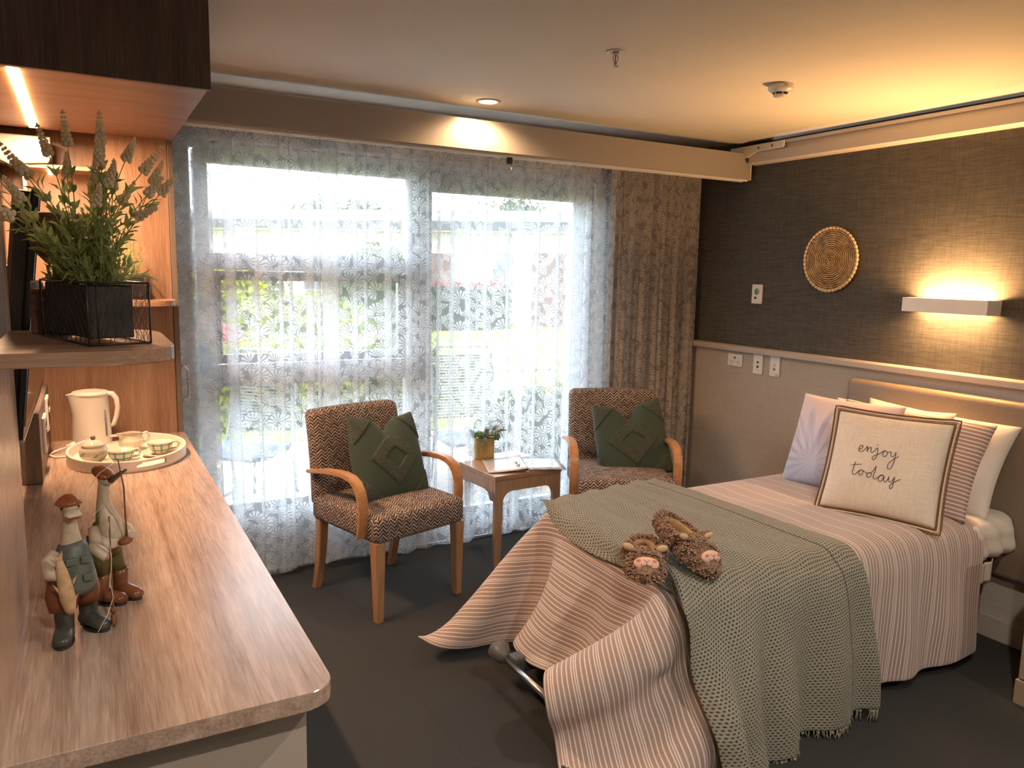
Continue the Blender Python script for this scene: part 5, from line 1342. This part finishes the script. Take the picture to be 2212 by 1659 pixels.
m = MB(); m.tube([face(p) for p in smooth(W2)], .00125, 6); m.tube([face(p) for p in smooth([(686, 760), (715, 757), (770, 757)])], .0011, 6); m.build('lettering', INKB, o)

# ------------------------------------------------------------------ slippers
FUR = noisy('brown fleece', (.10, .055, .035), (.34, .215, .15), 90, .9, spec=.1); FUR2 = noisy('light brown fleece tips', (.20, .12, .08), (.46, .32, .24), 120, .9, spec=.1)
FELT = noisy('tan lining', (.44, .28, .14), (.52, .35, .19), 60, .85, spec=.1); MUZ = plain('pale pink felt', (.72, .46, .36), .8); CHK = plain('coral felt', (.62, .20, .13), .8)
def slipper(label, loc, rot, seed):
    t = thing('slipper', label, 'slipper', loc, rot, None); r_ = random.Random(seed)
    def dome(u, v):   # u around, v from sole edge to top; toe at -y
        a = 2*PI*u; th = v*PI/2*.97; x = .053*cos(a)*cos(th)**.7; y = -.058+.080*sin(a)*cos(th)**.8; z = .004+.060*sin(th)**.9
        if y > .004: y = .004+(y-.004)*.15
        k = 1+.05*sin(40*u)*sin(23*v)
        return (x*k, y, z*k)
    m = MB(); m.grid(dome, 48, 16, closeu=True); m.build('toe_cap', FUR, t)
    foot = [(.050*sin(a)*(1.0 if cos(a) < 0 else 1-.12*cos(a)), .0-.135*-cos(a)*1.0) for a in [2*PI*k/40 for k in range(40)]]
    m = MB(); m.prism([(p[0], p[1]-.003) for p in foot], .0, .012, 'Z', .003, 1); m.build('sole', plain('dark slipper sole', (.05, .04, .035), .8), t)
    m = MB(); m.prism([(p[0]*.86, p[1]*.90-.003) for p in foot], .010, .018, 'Z', .003, 2); m.build('insole', FELT, t)
    arcp = [(.047*cos(a), .012+.106*sin(a) if sin(a) > 0 else .012-.03*abs(sin(a))) for a in [-.45+(PI+.9)*k/24 for k in range(25)]]
    m = MB(); m.tube([(p[0]*1.02, p[1], .030) for p in arcp], [(.022, .0125)]*25, 12, up=(0, 0, 1)); m.build('heel_rim', FUR, t)
    m = MB(); m.tube([(p[0]*.80, p[1]*.93, .030) for p in arcp[1:-1]], [(.017, .004)]*23, 8, up=(0, 0, 1)); m.build('lining', FELT, t)
    # curly fleece
    m = MB()
    def curl(p, nrm, s=.010):
        nrm = Vector(nrm).normalized(); o_ = nrm.orthogonal().normalized(); a = r_.uniform(0, 2*PI); sd = Matrix.Rotation(a, 3, nrm) @ o_
        L_ = s*r_.uniform(.6, 1.3); m.tube([p, p+nrm*L_*.5+sd*L_*.2, p+nrm*L_*.75+sd*L_*.7, p+nrm*L_*.4+sd*L_*1.0], [.0019, .0021, .0018, .0010], 4)
    for _ in range(900):
        u, v = r_.random(), r_.random()**1.2; p = Vector(dome(u, v))
        if p.y > -.002: continue
        if abs(p.x) < .034 and -.130 < p.y < -.074 and p.z > .026: continue
        n_ = Vector((p.x/.053**2, (p.y+.058)/.08**2, (p.z)/.06**2)); curl(p, n_)
    for _ in range(620):
        k = r_.randrange(24); q = r_.random(); p = Vector((*arcp[k], 0)).lerp(Vector((*arcp[k+1], 0)), q); a = r_.uniform(-.9, PI+.2)
        out = Vector((p.x, p.y-.0, 0)).normalized(); nn = out*cos(a)+Vector((0, 0, 1))*sin(a)
        if cos(a) < -.55: continue
        curl(Vector((p.x*1.02, p.y, .030))+out*cos(a)*.0125+Vector((0, 0, sin(a)*.022)), nn)
    m.build('fleece', FUR2, t)
    for sx in (-1, 1):
        m = MB(); m.ball((sx*.045, -.022, .064), .019, (1.1, .55, .75), 14, 8, mat=Matrix.Rotation(sx*-.35, 4, 'Y')); o = m.build('ear', FUR, t)
        m = MB(); m.ball((sx*.047, -.028, .067), .016, (1.15, .45, .68), 14, 8, mat=Matrix.Rotation(sx*-.35, 4, 'Y')); m.build('ear_lining', plain('pale tan felt', (.60, .42, .25), .85), o)
    R_ = Matrix.Translation((0, -.104, .048)) @ Matrix.Rotation(.95, 4, 'X')
    m = MB(); vs = m.ball((0, 0, 0), 1, (.036, .0200, .012), 24, 10); bmesh.ops.transform(m.bm, matrix=R_, verts=vs); mz = m.build('muzzle', MUZ, t)
    for sx in (-1, 1):
        m = MB(); vs = m.ball((sx*.022, .006, .0100), 1, (.0062, .0042, .0012), 12, 6); bmesh.ops.transform(m.bm, matrix=R_, verts=vs); m.build('cheek', CHK, mz)
    m = MB(); g = lambda x, y: R_ @ Vector((x, y, .0120*math.sqrt(max(0, 1-(x/.036)**2-(y/.020)**2))+.0006))
    m.tube([g(-.008, .008), g(0, .002), g(.008, .008)], .0007, 5); m.tube([g(0, .002), g(0, -.005)], .0007, 5); m.tube([g(-.016, -.004), g(-.012, -.009), g(-.005, -.009), g(0, -.005), g(.005, -.009), g(.012, -.009), g(.016, -.004)], .0007, 5); m.build('stitching', INKB, mz)
    t.scale = (1.1, 1.1, 1.1); return t
slipper('fluffy brown animal slipper lying flat on the striped duvet', (1.530, 1.862, .624), (0, 0, -.62), 1)
slipper('fluffy brown animal slipper with its heel propped on the other one', (1.665, 1.835, .668), (.30, .12, .02), 2)

# ------------------------------------------------------------------ bedside cabinet
CAB = plain('beige laminate cabinet', (.40, .29, .20), .45)
t = thing('bedside_cabinet', 'beige bedside cabinet at the right edge beside the bed', 'cabinet', (0, 0, 0))
bx('carcass', (2.985, .98, .0), (3.42, 1.425, .64), CAB, t, .003)
bx('drawer_front', (2.966, .98, .10), (2.984, 1.425, .335), CAB, t, .003); bx('drawer_front', (2.974, .98, .345), (2.984, 1.425, .63), CAB, t, .003)
bx('plinth', (2.960, .98, .0), (2.984, 1.432, .095), CAB, t, .003)
# ------------------------------------------------------------------ outside
gr = random.Random(21)
def leafmass(m, n_, fn, sz=.05, seed=0):
    """n_ small folded leaves at points given by fn()->(pos, normal)"""
    for _ in range(n_):
        p, nr = fn(); p = Vector(p); nr = Vector(nr).normalized(); nr = (nr+Vector((gr.uniform(-.7, .7), gr.uniform(-.7, .7), gr.uniform(-.7, .7)))).normalized()
        a = nr.orthogonal().normalized(); a = Matrix.Rotation(gr.uniform(0, 6.28), 3, nr) @ a; b = nr.cross(a); s = sz*gr.uniform(.6, 1.4)
        f = m.bm.faces.new([m.bm.verts.new(p+a*s), m.bm.verts.new(p+b*s*.45+nr*s*.12), m.bm.verts.new(p-a*s*.8), m.bm.verts.new(p-b*s*.45+nr*s*.12)])
def leafmat(name, c1, c2):
    n = NT(name); f = n.noise(n.coord('Object'), 6, 3, .6); c = n.ramp(f, [(.3, c1), (.7, c2)])
    df = n.nd('BsdfDiffuse', {'Color': c}); tl = n.nd('BsdfTranslucent', {'Color': c}); ms = n.nd('MixShader', {0: .35}); n.t.links.new(df.outputs[0], ms.inputs[1]); n.t.links.new(tl.outputs[0], ms.inputs[2]); n.t.links.new(ms.outputs[0], n.out.inputs[0]); return n.m
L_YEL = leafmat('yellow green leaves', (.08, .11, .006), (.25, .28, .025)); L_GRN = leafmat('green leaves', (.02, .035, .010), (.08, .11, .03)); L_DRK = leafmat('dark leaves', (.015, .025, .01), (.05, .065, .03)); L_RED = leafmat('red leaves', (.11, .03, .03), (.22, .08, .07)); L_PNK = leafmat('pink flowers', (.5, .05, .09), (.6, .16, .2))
# ground rising gently away from the building
def gz(x, y): return -.07 if y < 7 else -.07+.40*min(1, (y-7)/12)
PAVE = noisy('patio concrete', (.26, .225, .20), (.32, .285, .25), 6, .85, .2, .003)
LAWN = noisy('sunlit lawn', (.09, .13, .022), (.14, .17, .04), 3, .95, .5, .02); MULCH = noisy('bark mulch and leaf litter', (.06, .035, .02), (.30, .22, .15), 22, .95, .8, .02)
m = MB(); m.grid(lambda u, v: (-6+12.6*u if False else -8+40*u, 7.2+30*v, gz(0, 7.2+30*v)), 8, 24); tag(m.build('lawn', LAWN, recalc=False), None, kind='structure')
tag(bx('patio', (-3, 4.06, -.2), (2.95, 7.3, -.07), PAVE), None, kind='structure')
m = MB(); m.grid(lambda u, v: (2.95+7*u, 4.1+3.2*v, -.075+.03*sin(u*30)*sin(v*22)), 30, 20); tag(m.build('garden_bed', MULCH, recalc=False), None, kind='structure')
tag(bx('patio_edging', (2.93, 4.1, -.12), (3.0, 7.2, -.045), plain('timber edging', (.42, .25, .16), .8)), 'reddish timber edging strip between patio and garden bed', 'edging')
tag(bx('eaves', (-3, YW+.14, 2.62), (8, 4.72, 2.74), plain('eaves soffit', (.55, .55, .52), .7)), None, kind='structure')
tag(bx('roof_slab', (-3, -3.2, 2.75), (8, 4.72, 2.83), plain('roof sheet', (.2, .2, .2), .7)), None, kind='structure')
# clipped hedge boxes
def hedge(label, x0, x1, y0, y1, z0, z1, mat, n_, sz, mat2=None, name='hedge'):
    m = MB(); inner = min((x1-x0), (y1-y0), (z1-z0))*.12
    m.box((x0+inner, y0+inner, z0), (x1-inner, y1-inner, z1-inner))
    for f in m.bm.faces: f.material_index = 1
    def fn():
        f = gr.random()
        x = gr.uniform(x0, x1); y = gr.uniform(y0, y1); z = gr.uniform(z0, z1)
        if f < .5: return (x, y0+gr.uniform(-.03, .10), z), (0, -1, .3)
        if f < .88: return (x, y, z1+gr.uniform(-.10, .03)), (0, 0, 1)
        return (gr.choice((x0, x1))+gr.uniform(-.04, .04), y, z), (gr.choice((-1, 1)), 0, .2)
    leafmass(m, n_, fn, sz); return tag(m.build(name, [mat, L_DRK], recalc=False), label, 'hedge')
hedge('low yellow-green hedge beyond the patio behind the left window', -.6, 3.25, 7.7, 8.5, -.1, .78, L_YEL, 5200, .045)
def bush(label, c, r, mat, n_, sz, cat='bush', name='bush'):
    m = MB(); c = Vector(c)
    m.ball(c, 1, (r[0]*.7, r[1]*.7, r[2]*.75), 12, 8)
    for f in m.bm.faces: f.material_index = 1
    def fn():
        d = Vector((gr.gauss(0, 1), gr.gauss(0, 1), gr.gauss(0, 1))).normalized(); q = gr.uniform(.72, 1.08); return (c.x+d.x*r[0]*q, c.y+d.y*r[1]*q, max(c.z+d.z*r[2]*q, -.05)), d
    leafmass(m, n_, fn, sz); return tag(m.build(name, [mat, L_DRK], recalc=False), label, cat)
bush('round yellow shrub far left beyond the low hedge', (1.7, 12.5, .7), (.9, .8, 1.0), L_YEL, 1800, .07)
bush('dark green shrub left of centre beyond the low hedge', (2.3, 13.5, .7), (.9, .8, .85), L_GRN, 1800, .07)
bush('broad pale hedge clump in the middle garden', (3.35, 13.0, .42), (1.1, .8, .72), L_YEL, 2600, .06)
bush('pink flowering bush at the far left', (1.5, 11.0, .35), (.45, .4, .45), L_PNK, 700, .05)
bush('pink flower patch below the dark green tree', (4.4, 12.5, .25), (.8, .3, .22), L_PNK, 500, .04)
bush('tall dark green tree-like shrub beside the window post', (5.0, 14.5, .95), (.85, .8, 1.05), L_GRN, 3000, .08)
bush('small green bush by the patio beside the slatted outdoor chair', (2.75, 7.2, .50), (.36, .35, .62), L_GRN, 1500, .04)
bush('leafy green garden plant just behind the gold pot outside the door', (3.15, 5.35, .18), (.50, .42, .42), L_GRN, 2600, .045)
bush('yellow-green leafy plant below the flax, nearest the right edge of the glass door', (3.62, 5.15, .22), (.48, .45, .50), L_YEL, 2200, .045)
hedge('red-tipped clipped hedge in front of the house across the lawn', 6.7, 8.7, 15.9, 16.6, .1, 1.15, L_DRK, 3600, .07)
m = MB(); leafmass(m, 900, lambda: ((gr.uniform(6.7, 8.7), gr.uniform(15.9, 16.6), 1.15+abs(gr.gauss(0, .10))), (0, -.5, 1)), .06); tag(m.build('red_new_growth', L_RED, recalc=False), 'red leaf tips along the top of the far clipped hedge', 'foliage', kind='stuff')
# strappy flax
m = MB(); c0 = Vector((3.75, 5.75, -.05))
for k in range(150):
    a = gr.uniform(0, 2*PI); L_ = gr.uniform(.7, 1.3); out = gr.uniform(.15, .75); base = c0+Vector((gr.uniform(-.12, .12), gr.uniform(-.12, .12), 0)); pv = None
    side = Vector((-sin(a), cos(a), 0))*.011
    for i in range(7):
        q = i/6; p = base+Vector((cos(a), sin(a), 0))*(out*L_*q**1.3)+Vector((0, 0, L_*(q-.38*out*q*q*1.4))); w = side*(1-q**2.5)
        vv = (m.bm.verts.new(p-w), m.bm.verts.new(p+w))
        if pv: m.bm.faces.new((pv[0], pv[1], vv[1], vv[0]))
        pv = vv
tag(m.build('flax_plant', leafmat('strappy leaves', (.16, .20, .05), (.34, .38, .15)), recalc=False), 'strappy flax plant with long arching leaves outside the door', 'plant')
# house across the lawn, running away to the left
t = thing('house', 'low white house with dark gutter and brick panels across the lawn', 'house', (9.45, 17.05, 0), math.atan2(6.2, -7.75)-PI)
RW = plain('white render', (.58, .55, .48), .8); BR_ = NT('red brick'); v = BR_.coord('Object', (1, 1, 1), (PI/2, 0, 0)); b = BR_.nd('TexBrick', {'Vector': v, 'Scale': 4.0, 'Color1': (.16, .06, .04, 1), 'Color2': (.12, .05, .035, 1), 'Mortar': (.2, .18, .16, 1), 'Mortar Size': .02}); BRICK = BR_.P(b.outputs[0], .85)
m = MB(); m.box((-11, 0, 0), (5, .3, 2.55)); m.build('wall', RW, t)
m = MB(); m.box((-11.6, -.75, 2.50), (5.5, .3, 2.62)); m.build('soffit', plain('cream soffit', (.45, .38, .28), .8), t)
m = MB(); m.box((-11.7, -.85, 2.55), (5.6, -.74, 2.76)); m.build('gutter', plain('dark gutter', (.03, .035, .04), .5), t)
m = MB(); m.prism([(-.8, 2.70), (.3, 2.98), (3.5, 3.35), (3.5, 2.7)], -11.7, 5.6, 'X'); m.build('roof', plain('grey roof', (.18, .19, .20), .7), t)
bx('brick_panel', (.45, -.06, .1), (2.6, 0, 2.05), BRICK, t); bx('brick_panel', (-2.4, -.06, .1), (-1.65, 0, 2.0), BRICK, t)
WG = plain('dark window glass', (.10, .13, .17), .1)
for x0, x1, z0, z1 in ((-.55, -.12, 1.15, 2.05), (-9.8, -8.6, 1.0, 1.95), (-7.6, -6.3, 1.0, 1.95), (-5.6, -4.3, 1.0, 1.95), (-3.9, -3.0, 1.0, 1.95)):
    f_ = bx('window', (x0, -.05, z0), (x1, -.02, z1), WG, t); m = MB(); frame_rect(m, x0-.05, x1+.05, z0-.05, z1+.05, .06, -.09, -.04, .0); m.build('window_frame', RW, f_)
m = MB(); m.box((.05, -.35, 0), (.35, .0, 2.5)); m.build('pillar', RW, t)
def tree(label, x, y, z, r):
    t = thing('tree', label, 'tree', (x, y, 0)); m = MB(); m.tube([(0, 0, 0), (.1, 0, z*.6), (0, 0, z)], [.18, .12, .06], 8); m.build('trunk', plain('bark', (.12, .09, .07), .9), t)
    m = MB(); leafmass(m, 1500, lambda: ((gr.gauss(0, r*.5), gr.gauss(0, r*.5), z+gr.gauss(0, r*.32)), (gr.uniform(-1, 1), gr.uniform(-1, 1), 1)), .13); m.build('crown', L_GRN, t, recalc=False)
tree('green tree top showing above the far roof at the right', 15.6, 28.0, 3.75, 1.0)
tree('small tree top above the far roof behind the thick curtain folds', 7.6, 29.0, 3.5, .6)
tree('small tree top above the far roof, right of the thick curtain folds', 9.4, 29.5, 3.6, .7)
# slatted outdoor chairs
def outdoor_chair(label, loc, rz):
    t = thing('outdoor_chair', label, 'outdoor chair', loc, rz); W_ = .25
    m = MB(); m.tube([(-W_, -.24, .40), (-W_, .20, .36), (-W_, .26, .48), (-W_, .36, 1.00), (-W_+.04, .37, 1.04), (W_-.04, .37, 1.04), (W_, .36, 1.00), (W_, .26, .48), (W_, .20, .36), (W_, -.24, .40)], .010, 8)
    m.build('frame', plain('pale grey frame', (.16, .18, .2), .4), t)
    m = MB()
    for k in range(22):
        q = k/21; m.tube([(-W_, .265+.09*q, .50+.47*q), (W_, .265+.09*q, .50+.47*q)], .0075, 6)
    m.build('back_slats', plain('grey back cords', (.08, .09, .11), .6), t)
    m = MB(); m.grid(lambda u, v: (-W_+2*W_*u, -.26+.50*v, .405-.03*sin(PI*v)), 4, 10); o = m.build('seat', plain('blue grey seat', (.10, .13, .18), .6), t); solid(o, .02)
    for sx in (-1, 1):
        m = MB(); m.tube([(sx*W_, -.20, .39), (sx*W_, -.24, .02), (sx*W_, -.20, .0), (sx*W_, .28, .0), (sx*W_, .32, .02), (sx*W_, .24, .42)], .010, 8); m.build('sled_leg', plain('pale grey frame', (.16, .18, .2), .4), t)
    return t
outdoor_chair('grey slatted outdoor chair seen through the glass door', (2.52, 5.10, -.07), -.12)
outdoor_chair('grey slatted outdoor chair turned sideways behind the left window', (.86, 5.35, -.07), -.75)
